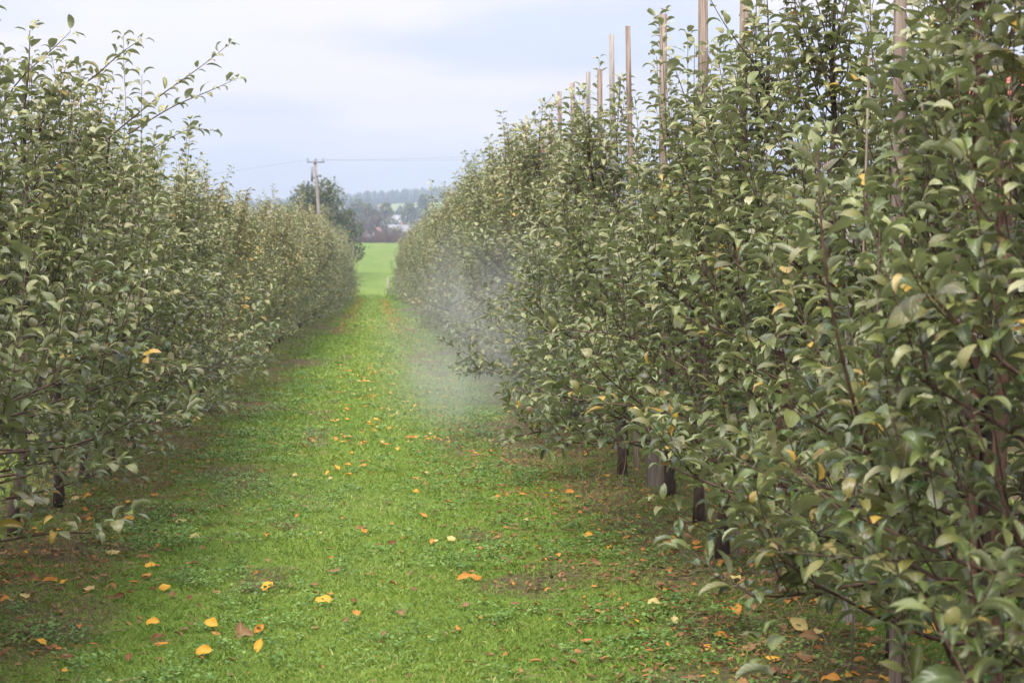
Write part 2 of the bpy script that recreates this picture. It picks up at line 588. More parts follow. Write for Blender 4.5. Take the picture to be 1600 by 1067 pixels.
def leaf_verts(tpl, base, F, U, L, Wd, curl, fold, pet=0.018, wave=None):
    """vectorised: base,F,U (n,3); L,Wd,curl,fold (n,) -> verts (n,m,3)"""
    t, s = tpl[0][None, :], tpl[1][None, :]
    S = np.cross(F, U)
    L, Wd, curl, fold = (np.asarray(v)[:, None] for v in (L, Wd, curl, fold))
    k = np.where(np.abs(curl) < 0.05, 0.05, curl)
    th = k * t - 0.35 * k                      # the leaf first rises, then arches over
    fx = (np.sin(th) - np.sin(-0.35 * k)) / k * L + pet
    fz = (-(np.cos(th)) + np.cos(-0.35 * k)) / k * L
    w = width_at(t) * Wd * s
    cf, sf = np.cos(fold * np.abs(s)), np.sin(fold * np.abs(s))
    nF, nU = np.sin(th), np.cos(th)            # local normal in the F,U plane
    aw = np.abs(w) * sf
    lat = w * cf
    if wave is not None:
        aw = aw + wave[:, None] * Wd * np.sin(t * 9 + s * 1.5) * np.abs(s)
    out = (base[:, None, :] + F[:, None, :] * (fx + nF * aw)[..., None]
           + U[:, None, :] * (-fz + nU * aw)[..., None] + S[:, None, :] * lat[..., None])
    return out


def add_leaves(acc, tpl, D, mi=0):
    V = leaf_verts(tpl, D['b'], D['F'], D['U'], D['L'], D['W'], D['c'], D['f'], wave=D.get('w'))
    n, m = V.shape[:2]
    off = np.arange(n)[:, None, None] * m
    uv = np.tile(np.stack([tpl[1], tpl[0]], -1), (n, 1))
    tone = np.repeat(D['tone'], m, 0)
    first = acc.n
    acc.add(V.reshape(-1, 3), (tpl[2][None] + off).reshape(-1, 3), uv=uv, tone=tone, mi=mi)
    if len(tpl[3]):
        q = (tpl[3][None] + off).reshape(-1, 4) + first
        acc.f.append(q)
        acc.mi.append(np.full(len(q), mi, np.int32))


def norm(v):
    return v / (np.linalg.norm(v, axis=-1, keepdims=True) + 1e-9)


def sub(D, idx):
    return {k: v[idx] for k, v in D.items()}


def cat(Ds):
    return {k: np.concatenate([d[k] for d in Ds]) for k in Ds[0]}


# ------------------------------------------------------------------ apple trees
def bezier_path(p0, d0, length, up, r_, n=9, wob=0.05):
    """a limb that starts along d0 and bends towards the light"""
    P = [np.array(p0, float)]
    d = norm(np.array(d0, float))
    st = length / (n - 1)
    for _ in range(n - 1):
        d = norm(d + np.array([0, 0, up]) / (n - 1) + r_.normal(size=3) * wob)
        P.append(P[-1] + d * st)
    return np.array(P)


def leaves_on(P, r_, gap, H, start=0.12, size=0.099, yellow=0.02, light=0.0, lush=1.0):
    """leaves along the polyline P, in a spiral, arching over and drooping"""
    seg = np.linalg.norm(np.diff(P, axis=0), axis=1)
    cum = np.concatenate([[0], np.cumsum(seg)])
    Ltot = cum[-1]
    s = np.arange(Ltot * start, Ltot, gap)
    if len(s) == 0:
        s = np.array([Ltot * 0.9])
    s = np.clip(s + r_.normal(size=len(s)) * gap * 0.2, 0, Ltot)
    s = np.append(s, [Ltot, Ltot])
    n = len(s)
    b = np.stack([np.interp(s, cum, P[:, k]) for k in range(3)], -1)
    idx = np.clip(np.searchsorted(cum, s) - 1, 0, len(P) - 2)
    T = norm(P[idx + 1] - P[idx])
    a = np.arange(n) * 2.399 + r_.uniform(0, 6.28) + r_.normal(size=n) * 0.3
    ref = norm(np.cross(T, np.array([0.2, 0.3, 0.93]) + 0 * T))
    oth = np.cross(T, ref)
    rad = ref * np.cos(a)[:, None] + oth * np.sin(a)[:, None]
    tip = (s / Ltot)
    F = rad * 0.9 + T * (0.35 + 0.5 * tip)[:, None]
    F[:, 2] = F[:, 2] * 0.45 + 0.10
    F = norm(F + r_.normal(size=(n, 3)) * 0.17)
    up = np.array([0, 0, 1.0]) + r_.normal(size=(n, 3)) * 0.30
    U = norm(up - (up * F).sum(1)[:, None] * F)
    sz = size * (0.62 + 0.38 * np.sin(np.clip(tip, 0, 1) * 2.2 + 0.5)) * r_.uniform(0.62, 1.25, n)
    D = dict(b=b, F=F, U=U, L=sz, W=sz * r_.uniform(0.18, 0.26, n), c=r_.uniform(0.9, 2.8, n) * lush,
             f=r_.uniform(-0.3, 0.95, n), w=r_.normal(size=n) * 0.09)
    t = np.zeros((n, 4))
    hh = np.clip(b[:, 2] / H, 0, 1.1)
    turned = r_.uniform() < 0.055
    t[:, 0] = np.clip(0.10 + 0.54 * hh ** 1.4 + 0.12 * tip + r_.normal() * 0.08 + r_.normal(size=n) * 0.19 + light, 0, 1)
    ye = r_.uniform(size=n) < (0.35 if turned else yellow * 0.3)
    t[:, 1] = np.where(ye, r_.uniform(0.5, 1.0, n), np.clip(r_.normal(size=n) * 0.05 + 0.03, 0, 0.3) + (0.22 if turned else 0.0))
    t[:, 2] = np.where(r_.uniform(size=n) < 0.10, 0.9, 0.0)
    t[:, 3] = 1
    D['tone'] = t
    return D


def gen_tree(r_, H, nlimb=32, gap=0.028, extra=(), fat=1.0, low=0.42, top=1.0):
    """returns trunk path+radii, list of limbs (list of tubes), leaf data"""
    lean = r_.normal(size=2) * 0.05
    n = 12
    z = np.linspace(-0.05, H * 0.93, n)
    tp = np.stack([lean[0] * z + np.cumsum(r_.normal(size=n) * 0.012), lean[1] * z + np.cumsum(r_.normal(size=n) * 0.012), z], -1)
    tp[0, :2] = tp[1, :2] = 0
    tr = np.interp(z, [0, 0.12, 0.3, H * 0.5, H], [0.045, 0.034, 0.026, 0.018, 0.005])
    limbs, leaves = [], []
    az0 = r_.uniform(0, 6.28)
    for i in range(nlimb):
        u = (i + r_.uniform(0.1, 0.9)) / nlimb
        zz = low + u ** 1.15 * (H * 0.84 - low)
        p0 = np.array([np.interp(zz, tp[:, 2], tp[:, 0]), np.interp(zz, tp[:, 2], tp[:, 1]), zz])
        a = az0 + i * 2.4 + r_.normal() * 0.3
        dirh = np.array([math.cos(a), math.sin(a) * 0.85, 0])
        ln = np.interp(u, [0, 0.25, 0.6, 1.0], [0.98, 1.0, 0.78 * top, 0.36 * top]) * r_.uniform(0.75, 1.12) * fat
        el = np.interp(u, [0, 0.2, 1], [-0.02, 0.12, 0.8]) + r_.normal() * 0.12
        P = bezier_path(p0, dirh + np.array([0, 0, el]), ln, np.interp(u, [0, 1], [0.22, 0.7]), r_, 9, 0.07)
        rr = np.linspace(0.0072, 0.0028, 9) * (1.2 - 0.5 * u)
        tubes = [(P, rr)]
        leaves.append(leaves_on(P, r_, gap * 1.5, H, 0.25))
        ns = int(r_.integers(6, 10) * (1.0 if u < 0.75 else 0.65) * (1.0 if u < 0.5 else top))
        for q in range(ns):
            f = r_.uniform(0.15, 1.0)
            k = min(int(f * 8), 7)
            ps = P[k] + (P[k + 1] - P[k]) * (f * 8 - k)
            T = norm(P[k + 1] - P[k])
            sd = norm(np.cross(T, [0, 0, 1.0])) * r_.normal() * 0.75
            upw = r_.uniform(0.1, 1.0) + 0.35 * u
            if zz < 1.1 and r_.uniform() < 0.5:
                upw = r_.uniform(-0.5, 0.2)
            rise = u > 0.22 and r_.uniform() < 0.38
            if rise:
                upw = r_.uniform(1.6, 3.0)
                sd = sd * 0.5
            sl = (1.55 if rise else 1.0) * r_.uniform(0.16, 0.42) * (1.0 + (0.6 if u > 0.45 and r_.uniform() < 0.35 else 0))
            Q = bezier_path(ps, T * 0.65 + sd + np.array([0, 0, upw]), sl, 0.35, r_, 5, 0.05)
            tubes.append((Q, np.linspace(0.0034, 0.0016, 5)))
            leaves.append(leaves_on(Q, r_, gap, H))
        limbs.append(tubes)
    # leader shoots that stand up into the sky
    tubes = []
    for q in range(5):
        k = -1 - int(r_.integers(0, 3))
        d = np.array([r_.normal() * 0.28, r_.normal() * 0.28, 1.0])
        Q = bezier_path(tp[k], d, r_.uniform(0.22, 0.50), 0.2, r_, 7, 0.04)
        tubes.append((Q, np.linspace(0.006, 0.002, 7)))
        leaves.append(leaves_on(Q, r_, gap, H, light=0.05))
    limbs.append(tubes)
    for P, r0, ga in extra:
        limbs.append([(P, np.linspace(r0, r0 * 0.25, len(P)))])
        leaves.append(leaves_on(P, r_, ga, H, 0.2, light=0.02))
    return (tp, tr), limbs, cat(leaves)


def place_leaf_dict(D, o):
    D = dict(D)
    D['b'] = D['b'] + np.asarray(o)
    return D


def smooth_path(pts, n=14):
    pts = np.array(pts, float)
    c = np.concatenate([[0], np.cumsum(np.linalg.norm(np.diff(pts, axis=0), axis=1))])
    s = np.linspace(0, c[-1], n)
    P = np.stack([np.interp(s, c, pts[:, k]) for k in range(3)], -1)
    for _ in range(2):
        P[1:-1] = (P[:-2] + 2 * P[1:-1] + P[2:]) / 4
    return P


ORD = ['first', 'second', 'third', 'fourth', 'fifth', 'sixth', 'seventh', 'eighth', 'ninth', 'tenth', 'eleventh', 'twelfth',
       'thirteenth', 'fourteenth', 'fifteenth', 'sixteenth', 'seventeenth', 'eighteenth', 'nineteenth', 'twentieth']

STEP = 1.27
right_y = [3.0 + i * STEP for i in range(82)]
left_y = [5.3 + i * STEP for i in range(80)]
NEAR_R, NEAR_L = 14, 11

# long shoots that stand out in the photograph: (row, tree index) -> list of (path, radius, leaf gap)
FEATURE = {
    ('R', 2): [(smooth_path([at(1500, 1060, 5.2), at(1425, 880, 4.9), at(1352, 700, 4.6), at(1300, 500, 4.45), at(1282, 380, 4.4), at(1278, 235, 4.4)], 18), 0.0095, 0.042),
               (smooth_path([at(1620, 900, 4.9), at(1530, 740, 4.8), at(1480, 600, 4.7), at(1462, 550, 4.7)], 12), 0.006, 0.05)],
    ('R', 1): [(smooth_path([at(1700, 960, 4.2), at(1600, 870, 4.1), at(1545, 720, 4.0), at(1500, 590, 3.95)], 12), 0.006, 0.05)],
    ('R', 3): [(smooth_path([at(1545, 640, 6.6), at(1530, 560, 6.5), at(1570, 470, 6.4), at(1600, 380, 6.4)], 10), 0.006, 0.05),
               (smooth_path([at(1545, 215, 6.8), at(1500, 170, 6.6), at(1462, 90, 6.5), at(1450, 30, 6.5)], 10), 0.006, 0.045)],
    ('R', 5): [(smooth_path([at(1240, 200, 9.2), at(1180, 100, 9.0), at(1130, 40, 8.9), at(1105, -10, 8.9)], 10), 0.006, 0.04),
               (smooth_path([at(1335, 330, 9.0), at(1305, 200, 9.0), at(1320, 60, 8.8), at(1345, -20, 8.8)], 10), 0.006, 0.04)],
    ('R', 8): [(smooth_path([at(1075, 250, 13.2), at(1040, 190, 13.0), at(1033, 100, 12.9), at(1040, 18, 12.9)], 12), 0.005, 0.035)],
    ('R', 11): [(smooth_path([at(960, 260, 17), at(935, 200, 16.6), at(938, 140, 16.5), at(936, 92, 16.5)], 10), 0.005, 0.035)],
    ('R', 12): [(smooth_path([at(900, 370, 18.4), at(830, 345, 18), at(795, 300, 17.8), at(795, 250, 17.8), at(820, 200, 17.8), at(862, 152, 17.8)], 14), 0.008, 0.034),
                (smooth_path([at(860, 360, 18.2), at(835, 340, 18), at(855, 280, 17.8), at(905, 225, 17.8)], 10), 0.006, 0.036)],
    ('L', 5): [(smooth_path([at(130, 250, 12.3), at(200, 190, 12.2), at(262, 140, 12.1), at(315, 105, 12.0), at(357, 70, 12.0)], 12), 0.007, 0.034),
               (smooth_path([at(200, 210, 12.5), at(270, 165, 12.4), at(330, 142, 12.3), at(372, 122, 12.2)], 10), 0.006, 0.04)],
    ('L', 6): [(smooth_path([at(180, 280, 13.6), at(250, 225, 13.5), at(300, 195, 13.5), at(330, 205, 13.4)], 10), 0.006, 0.04)],
    ('L', 4): [(smooth_path([at(100, 150, 11), at(150, 120, 10.9), at(190, 80, 10.8), at(222, 62, 10.7)], 10), 0.006, 0.036),
               (smooth_path([at(150, 700, 11.1), at(160, 560, 10.7), at(185, 480, 10.5), at(195, 400, 10.4)], 12), 0.008, 0.045)],
    ('L', 3): [(smooth_path([at(-30, 220, 9.7), at(30, 120, 9.5), at(70, 90, 9.4), at(110, 50, 9.3)], 10), 0.006, 0.036)],
}

near = []
r_t = np.random.default_rng(101)
for side, X, ys, nn in (('R', ROW_R, right_y, NEAR_R), ('L', ROW_L, left_y, NEAR_L)):
    for i in range(nn):
        y = ys[i] + r_t.normal() * 0.05
        x = X + r_t.normal() * 0.05
        H = (r_t.uniform(2.65, 2.9) if i < 6 else r_t.uniform(2.5, 2.8)) if side == 'R' else float(np.interp(y, [5, 13, 17, 22], [2.55, 2.5, 2.3, 2.2])) + r_t.uniform(-0.08, 0.08)
        o = np.array([x, y, 0.0])
        o[2] = float(height(x, y)) - 0.01
        ex = [(P - o, r0, g) for P, r0, g in FEATURE.get((side, i), [])]
        trunk, limbs, leaves = gen_tree(r_t, H, extra=ex, fat=(0.93 if i < 5 else 0.98) if side == 'R' else (0.86 if i < 2 else 1.0), low=([0.28, 0.28, 0.30, 0.36, 0.48, 0.48][i] if side == 'R' else [0.78, 0.40, 0.33, 0.32, 0.34, 0.38][i]) if i < 6 else 0.40,
                                        nlimb=(41 if side == 'R' else 34) if i < 8 else 31, top=0.55 if side == 'R' and i < 12 else 0.72,
                                        gap=0.028)
        near.append(dict(side=side, i=i, o=o, H=H, trunk=trunk, limbs=limbs, D=leaves))

# which leaves show largest: nearest leaf in each small cell of the view
allP = np.concatenate([t['D']['b'] + t['o'] + t['D']['F'] * 0.04 for t in near])
owner = np.concatenate([np.full(len(t['D']['L']), k) for k, t in enumerate(near)])
local = np.concatenate([np.arange(len(t['D']['L'])) for t in near])
sx, sy, sd = project(allP)
ok = (sx > -10) & (sx < 1610) & (sy > -10) & (sy < 1077) & (sd > 1.5)
cell = 11.0
key = (np.floor(sx / cell).astype(np.int64) * 1000 + np.floor(sy / cell).astype(np.int64))
cand = np.where(ok)[0]
order = cand[np.lexsort((sd[cand], key[cand]))]
first = np.ones(len(order), bool)
first[1:] = key[order][1:] != key[order][:-1]
shown = order[first]
LEAF_CAP = 290

# leaf meshes for the leaves built one by one
leaf_meshes = {}
r_l = np.random.default_rng(5)
TONES = np.linspace(0.08, 0.95, 9)


def leaf_mesh(shape, tone, yellow):
    k = (shape, tone, yellow)
    if k not in leaf_meshes:
        rr = np.random.default_rng(900 + shape)
        c, f = [0.8, 1.2, 1.6, 2.1, 2.6, 1.5][shape], [0.5, 0.15, 0.7, -0.15, 0.4, 0.95][shape]
        t = np.array([[TONES[tone], [0.03, 0.55, 0.95][yellow], 0.0 if shape % 3 else 0.9, 1]])
        D = dict(b=np.zeros((1, 3)), F=np.array([[1.0, 0, 0]]), U=np.array([[0, 0, 1.0]]), L=np.array([1.0]),
                 W=np.array([[0.20, 0.235, 0.215, 0.255, 0.19, 0.24][shape]]), c=np.array([c]), f=np.array([f]), w=np.array([rr.normal() * 0.09]), tone=t)
        V = leaf_verts(TPL_HI, D['b'], D['F'], D['U'], D['L'], D['W'], D['c'], D['f'], pet=0.2, wave=D['w'])
        a = Acc()
        m = V.shape[1]
        a.add(V[0], TPL_HI[2], uv=np.stack([TPL_HI[1], TPL_HI[0]], -1), tone=np.repeat(t, m, 0))
        a.f.append(TPL_HI[3])
        a.mi.append(np.zeros(len(TPL_HI[3]), np.int32))
        a.tube(np.array([[0.0, 0, -0.01], [0.1, 0, 0.0], [0.2, 0, 0]]), [0.014, 0.011, 0.009], 3, tone=np.array([0.95, 0.1, 0, 1]), cap=False)
        ob = a.build('leaf', M_LEAF)
        leaf_meshes[k] = ob.data
        bpy.data.objects.remove(ob)
    return leaf_meshes[k]


def tree_label(side, i, n_near):
    row = 'right-hand' if side == 'R' else 'left-hand'
    if i < 20:
        look = {('R', 2): ' with long dark shoot', ('R', 12): ' with arching shoot',
                ('L', 5): ' with shoots over the lane', ('R', 8): ' with upright leafy shoot'}.get((side, i), '')
        return f"{ORD[i]} apple tree from the camera in the {row} row{look}"
    return None


for t in near:
    side, i, o = t['side'], t['i'], t['o']
    row = 'right-hand' if side == 'R' else 'left-hand'
    e = empty('apple_tree', tuple(o), tree_label(side, i, 0), 'apple tree', f"apple trees of the {row} row")
    tp, tr = t['trunk']
    a = Acc()
    a.tube(tp, tr, 8)
    a.build('trunk', M_BARK, e)
    dist = o[1]
    if dist < 15:
        for tubes in t['limbs']:
            a = Acc()
            for q, (P, rr) in enumerate(tubes):
                a.tube(P, rr, 6 if q == 0 and dist < 9 else (4 if q == 0 else 3), cap=False)
            a.build('branch', M_TWIG, e)
    else:
        a = Acc()
        for tubes in t['limbs']:
            for P, rr in tubes:
                a.tube(P, rr, 3, cap=False)
        tag(a.build('branches', M_TWIG, e), kind='stuff')
    idx = local[shown[owner[shown] == near.index(t)]]
    D = t['D']
    # the ones that show largest become leaves of their own
    if len(idx):
        pos = D['b'][idx] + o
        d = pos[:, 1]
        size = D['L'][idx] * FPX / d
        idx = idx[np.argsort(-size)][:LEAF_CAP]
        idx = idx[D['L'][idx] * FPX / (D['b'][idx, 1] + o[1]) > 10]
    rest = np.setdiff1d(np.arange(len(D['L'])), idx)
    for q in idx:
        F, U, L = D['F'][q], D['U'][q], D['L'][q]
        S = np.cross(U, F)
        shape = int(np.argmin(np.abs(np.array([0.8, 1.2, 1.6, 2.1, 2.6, 1.5]) - D['c'][q]) + r_l.uniform(0, 0.3, 6)))
        tone = int(np.argmin(np.abs(TONES - D['tone'][q, 0])))
        ye = 0 if D['tone'][q, 1] < 0.4 else (1 if D['tone'][q, 1] < 0.75 else 2)
        lf = bpy.data.objects.new('leaf', leaf_mesh(shape, tone, ye))
        COL.objects.link(lf)
        lf.parent = e
        M = Matrix(((F[0] * L, S[0] * L, U[0] * L, D['b'][q, 0]), (F[1] * L, S[1] * L, U[1] * L, D['b'][q, 1]),
                    (F[2] * L, S[2] * L, U[2] * L, D['b'][q, 2]), (0, 0, 0, 1)))
        lf.matrix_basis = M
    a = Acc()
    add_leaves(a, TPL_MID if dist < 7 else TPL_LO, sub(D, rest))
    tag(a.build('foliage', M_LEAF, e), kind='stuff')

# the far part of the rows: copies of eight trees
protos = []
for v in range(8):
    r_ = np.random.default_rng(300 + v)
    trunk, limbs, D = gen_tree(r_, 3.0, nlimb=30, gap=0.030)
    D['W'] = D['W'] * 1.08
    if v in (2, 5):
        D['tone'][:, 1] = np.clip(D['tone'][:, 1] + 0.22 * np.clip(D['b'][:, 2] / 3, 0, 1), 0, 1)
    e = empty('apple_tree', (0, 0, 0), 'apple tree', 'apple tree')
    a = Acc()
    a.tube(trunk[0], trunk[1], 5)
    a.build('trunk', M_BARK, e)
    a = Acc()
    for tubes in limbs:
        for P, rr in tubes:
            a.tube(P, rr * 1.15, 3, cap=False, mi=1)
    add_leaves(a, TPL_LO, D)
    tag(a.build('crown', [M_LEAF, M_TWIG], e), kind='stuff')
    protos.append([e, False])

r_p = np.random.default_rng(42)


def plant(x, y, H, label, group):
    k = int(r_p.integers(0, 8))
    if not protos[k][1]:
        e, protos[k][1] = protos[k][0], True
    else:
        e = copy_tree(protos[k][0])
    e.location = (x, y, float(height(x, y)) - 0.01)
    s = H / 3.0
    e.rotation_euler = (0, 0, r_p.uniform(0, 6.28))
    e.scale = (s * r_p.uniform(0.95, 1.06), s * r_p.uniform(0.95, 1.06), s)
    e['label'] = label
    e['group'] = group


for side, X, ys, nn in (('R', ROW_R, right_y, NEAR_R), ('L', ROW_L, left_y, NEAR_L)):
    row = 'right-hand' if side == 'R' else 'left-hand'
    for i in range(nn, len(ys)):
        H = r_p.uniform(2.75, 3.15) if side == 'R' else float(np.interp(ys[i], [15, 32, 44, 60], [2.3, 2.35, 2.75, 3.05])) + r_p.uniform(-0.2, 0.2)
        if side == 'R' and i > 20:
            H += 0.15
        lb = tree_label(side, i, nn)
        if lb is None:
            where = 'in the misty middle stretch' if i < 45 else 'in the far, hazy end stretch'
            lb = f"apple tree merging with its neighbours {where} of the {row} row"
            grp = f"apple trees {where} of the {row} row"
        else:
            grp = f"apple trees of the {row} row"
        plant(X + r_p.normal() * 0.07, ys[i] + r_p.normal() * 0.08, H, lb, grp)
for side, X, y0, y1 in (('R', ROW_R2, 6.5, 46.0), ('L', ROW_L2, 26.0, 60.0)):
    row = 'right-hand' if side == 'R' else 'left-hand'
    y = y0
    while y < y1:
        plant(X + r_p.normal() * 0.07, y, r_p.uniform(2.6, 2.95),
              f"apple tree glimpsed through gaps, in the next row behind the {row} row", f"apple trees of the row behind the {row} row")
        y += STEP


# ------------------------------------------------------------------ stakes
def stake(x, y, H, w, mat, label, lean=(0, 0), ties=0, name='wooden_stake', group='wooden stakes of the right-hand row', yaw=None):
    z0 = float(height(x, y))
    e = empty(name, (x, y, z0), label, 'stake', group)
    r_ = np.random.default_rng(int(x * 1000 + y * 77) % 100000)
    a = Acc()
    yaw = r_.uniform(-0.5, 0.5) if yaw is None else yaw
    n = 8
    zs = np.linspace(-0.05, H, n)
    c = np.stack([lean[0] * zs + np.cumsum(r_.normal(size=n) * 0.0015), lean[1] * zs, zs], -1)
    k = 8
    ang = np.arange(k) / k * 2 * np.pi + yaw
    sq = 1.0 / np.maximum(np.abs(np.cos(ang - yaw)), np.abs(np.sin(ang - yaw)))
    sq = 0.9 * sq + 0.1 * 1.0
    rad = w / 2 * sq
    V = (c[:, None, :] + np.stack([np.cos(ang) * rad, np.sin(ang) * rad, 0 * ang], -1)[None] * (1 + r_.normal(size=(n, 1, 1)) * 0.03)).reshape(-1, 3)
    i = np.arange(n - 1)[:, None] * k
    j = np.arange(k)[None, :]
    F = np.stack([i + j, i + (j + 1) % k, i + k + (j + 1) % k, i + k + j], -1).reshape(-1, 4)
    a.add(V, F)
    a.f.append(np.array([list(range((n - 1) * k, n * k))]))
    a.mi.append(np.zeros(1, np.int32))
    a.build('shaft', mat, e, smooth=False)
    for q in range(ties):
        zt = H * (0.45 + 0.5 * (q + 0.5) / ties) + r_.normal() * 0.04
        aa = np.linspace(0, 2 * np.pi, 13)
        rr = w / 2 * 1.28
        P = np.stack([lean[0] * zt + np.cos(aa) * rr, lean[1] * zt + np.sin(aa) * rr, zt + 0.006 * np.sin(aa * 2)], -1)
        b = Acc()
        b.tube(P, 0.0022, 4, cap=False)
        b.build('tie', M_TIE, e)
    return e


def stake_at(px, py_top, y, **kw):
    """a stake whose top shows at (px, py_top), standing at depth y"""
    p = at(px, py_top, y)
    if y > 11:
        kw['w'] = kw['w'] * 0.86
    return stake(p[0] - kw.get('lean', (0, 0))[0] * p[2], y, p[2], **kw)


for px, pt, y, w, mat, lean, ties, lb in [
    (1530, -60, 5.55, 0.030, M_STAKER, (0.0, 0), 3, "reddish brown stake nearest the right edge, wound with pale ties"),
    (1407, -70, 6.15, 0.031, M_STAKE, (0.0, 0), 5, "pale weathered stake with five white ties, rising bare through the leaves"),
    (1163, -15, 9.3, 0.036, M_STAKE, (0.005, 0), 2, "tall stake mostly behind leaves, second left of the tied pale stake"),
    (1098, -12, 10.7, 0.042, M_STAKE, (0.0, 0), 2, "tall stake running out of the top of the photo beside thin leafy shoots"),
    (1036, 36, 11.9, 0.046, M_STAKE, (-0.002, 0), 1, "stake with its grey top half hidden by an upright leafy shoot"),
    (981, 51, 13.5, 0.044, M_STAKE, (-0.022, 0), 1, "leaning stake, tallest of those whose bare tops stand against the sky"),
    (956, 64, 15.0, 0.042, M_STAKEG, (-0.014, 0), 0, "grey stake just left of the leaning tall stake"),
    (937, 118, 15.9, 0.040, M_STAKE, (0.0, 0), 0, "stake behind a thin leafy shoot, left of the grey stake"),
    (918, 121, 16.8, 0.040, M_STAKEG, (0.0, 0), 0, "stake with a pale flat top clear of the leaves, over the middle trees"),
    (895, 138, 18.1, 0.040, M_STAKE, (-0.004, 0), 0, "dark topped stake standing alone between two leafy tops"),
    (873, 150, 19.4, 0.038, M_STAKE, (-0.012, 0), 0, "stake beside the tip of the arching shoot"),
    (860, 194, 20.7, 0.038, M_STAKER, (0.0, 0), 0, "short dark red stake top right of the arching shoot"),
    (848, 203, 21.9, 0.036, M_STAKER, (0.0, 0), 0, "thin brown stake top just left of the dark red one"),
    (834, 214, 23.2, 0.036, M_STAKE, (0.0, 0), 0, "faint pale stake top inside the arching shoot"),
    (821, 204, 24.5, 0.036, M_STAKER, (0.0, 0), 0, "brown stake top behind the bend of the arching shoot"),
    (808, 236, 26.0, 0.036, M_STAKE, (0.0, 0), 0, "low stake top at the leftmost end of the visible stakes")]:
    stake_at(px, pt, y, w=w, mat=mat, lean=lean, ties=ties, label=lb)
# lower parts seen under the crowns near the camera
p = on_ground(1222, 935)
stake(p[0], p[1], 1.5, 0.055, M_STAKER, "thick squared brown stake whose foot shows under the leaves beside yellow litter", yaw=0.3)
p = on_ground(1326, 992)
stake(p[0], p[1], 1.8, 0.036, M_STAKEG, "greyish stake foot low under the leaves, between the squared and the thin one")
p = at(1404, 1060, 6.2)
stake(p[0], 6.2, 1.9, 0.026, M_STAKER, "thin brown stake standing clear below the long dark shoot")
p = at(1558, 1067, 5.3)
stake(p[0], 5.3, 1.9, 0.036, M_STAKER, "reddish stake foot at the very bottom right")
p = on_ground(1030, 770)
e = stake(p[0], p[1], 1.7, 0.145, simple_mat("post_wood", (0.10, 0.082, 0.068), (0.235, 0.20, 0.17), 16, 0.9, 0.7, (3, 3, 0.2)), "broad grey brown trellis post standing low among the leaves", name='trellis_post', group=None, yaw=0.1)
e['category'] = 'post'
# left-hand row
GL = 'wooden stakes of the left-hand row'
p = on_ground(236, 697)
stake(p[0] - 0.1, p[1], 2.1, 0.08, M_STAKER, "reddish brown stake foot under the left-hand trees", group=GL)
for px, pt, y, lb in [(323, 282, 25.0, "pale stake top standing out of the left-hand row against the sky"),
                      (347, 292, 28.0, "second pale stake top, just right of the first in the left-hand row")]:
    stake_at(px, pt, y, w=0.05, mat=M_STAKE, label=lb, group=GL)
# bamboo canes tied into the near trees
for x0, y0, d0, x1, y1, d1, lb in [
        (1462, 330, 5.6, 1440, 160, 5.5, "thin grey bamboo cane slanting up through the leaves near the tied stake"),
        (1352, 300, 6.6, 1358, 90, 6.6, "thin grey cane upright among leaves beside the pale tied stake")]:
    a, b = at(x0, y0, d0), at(x1, y1, d1)
    foot = a + (a - b) * ((a[2] - 0.0) / (b[2] - a[2]))
    ac = Acc()
    pts = smooth_path([foot, a, b], 9)
    ac.tube(pts - foot, 0.0045, 6)
    o = ac.build('bamboo_cane', M_STAKE)
    o.location = tuple(foot)
    tag(o, lb, 'cane')


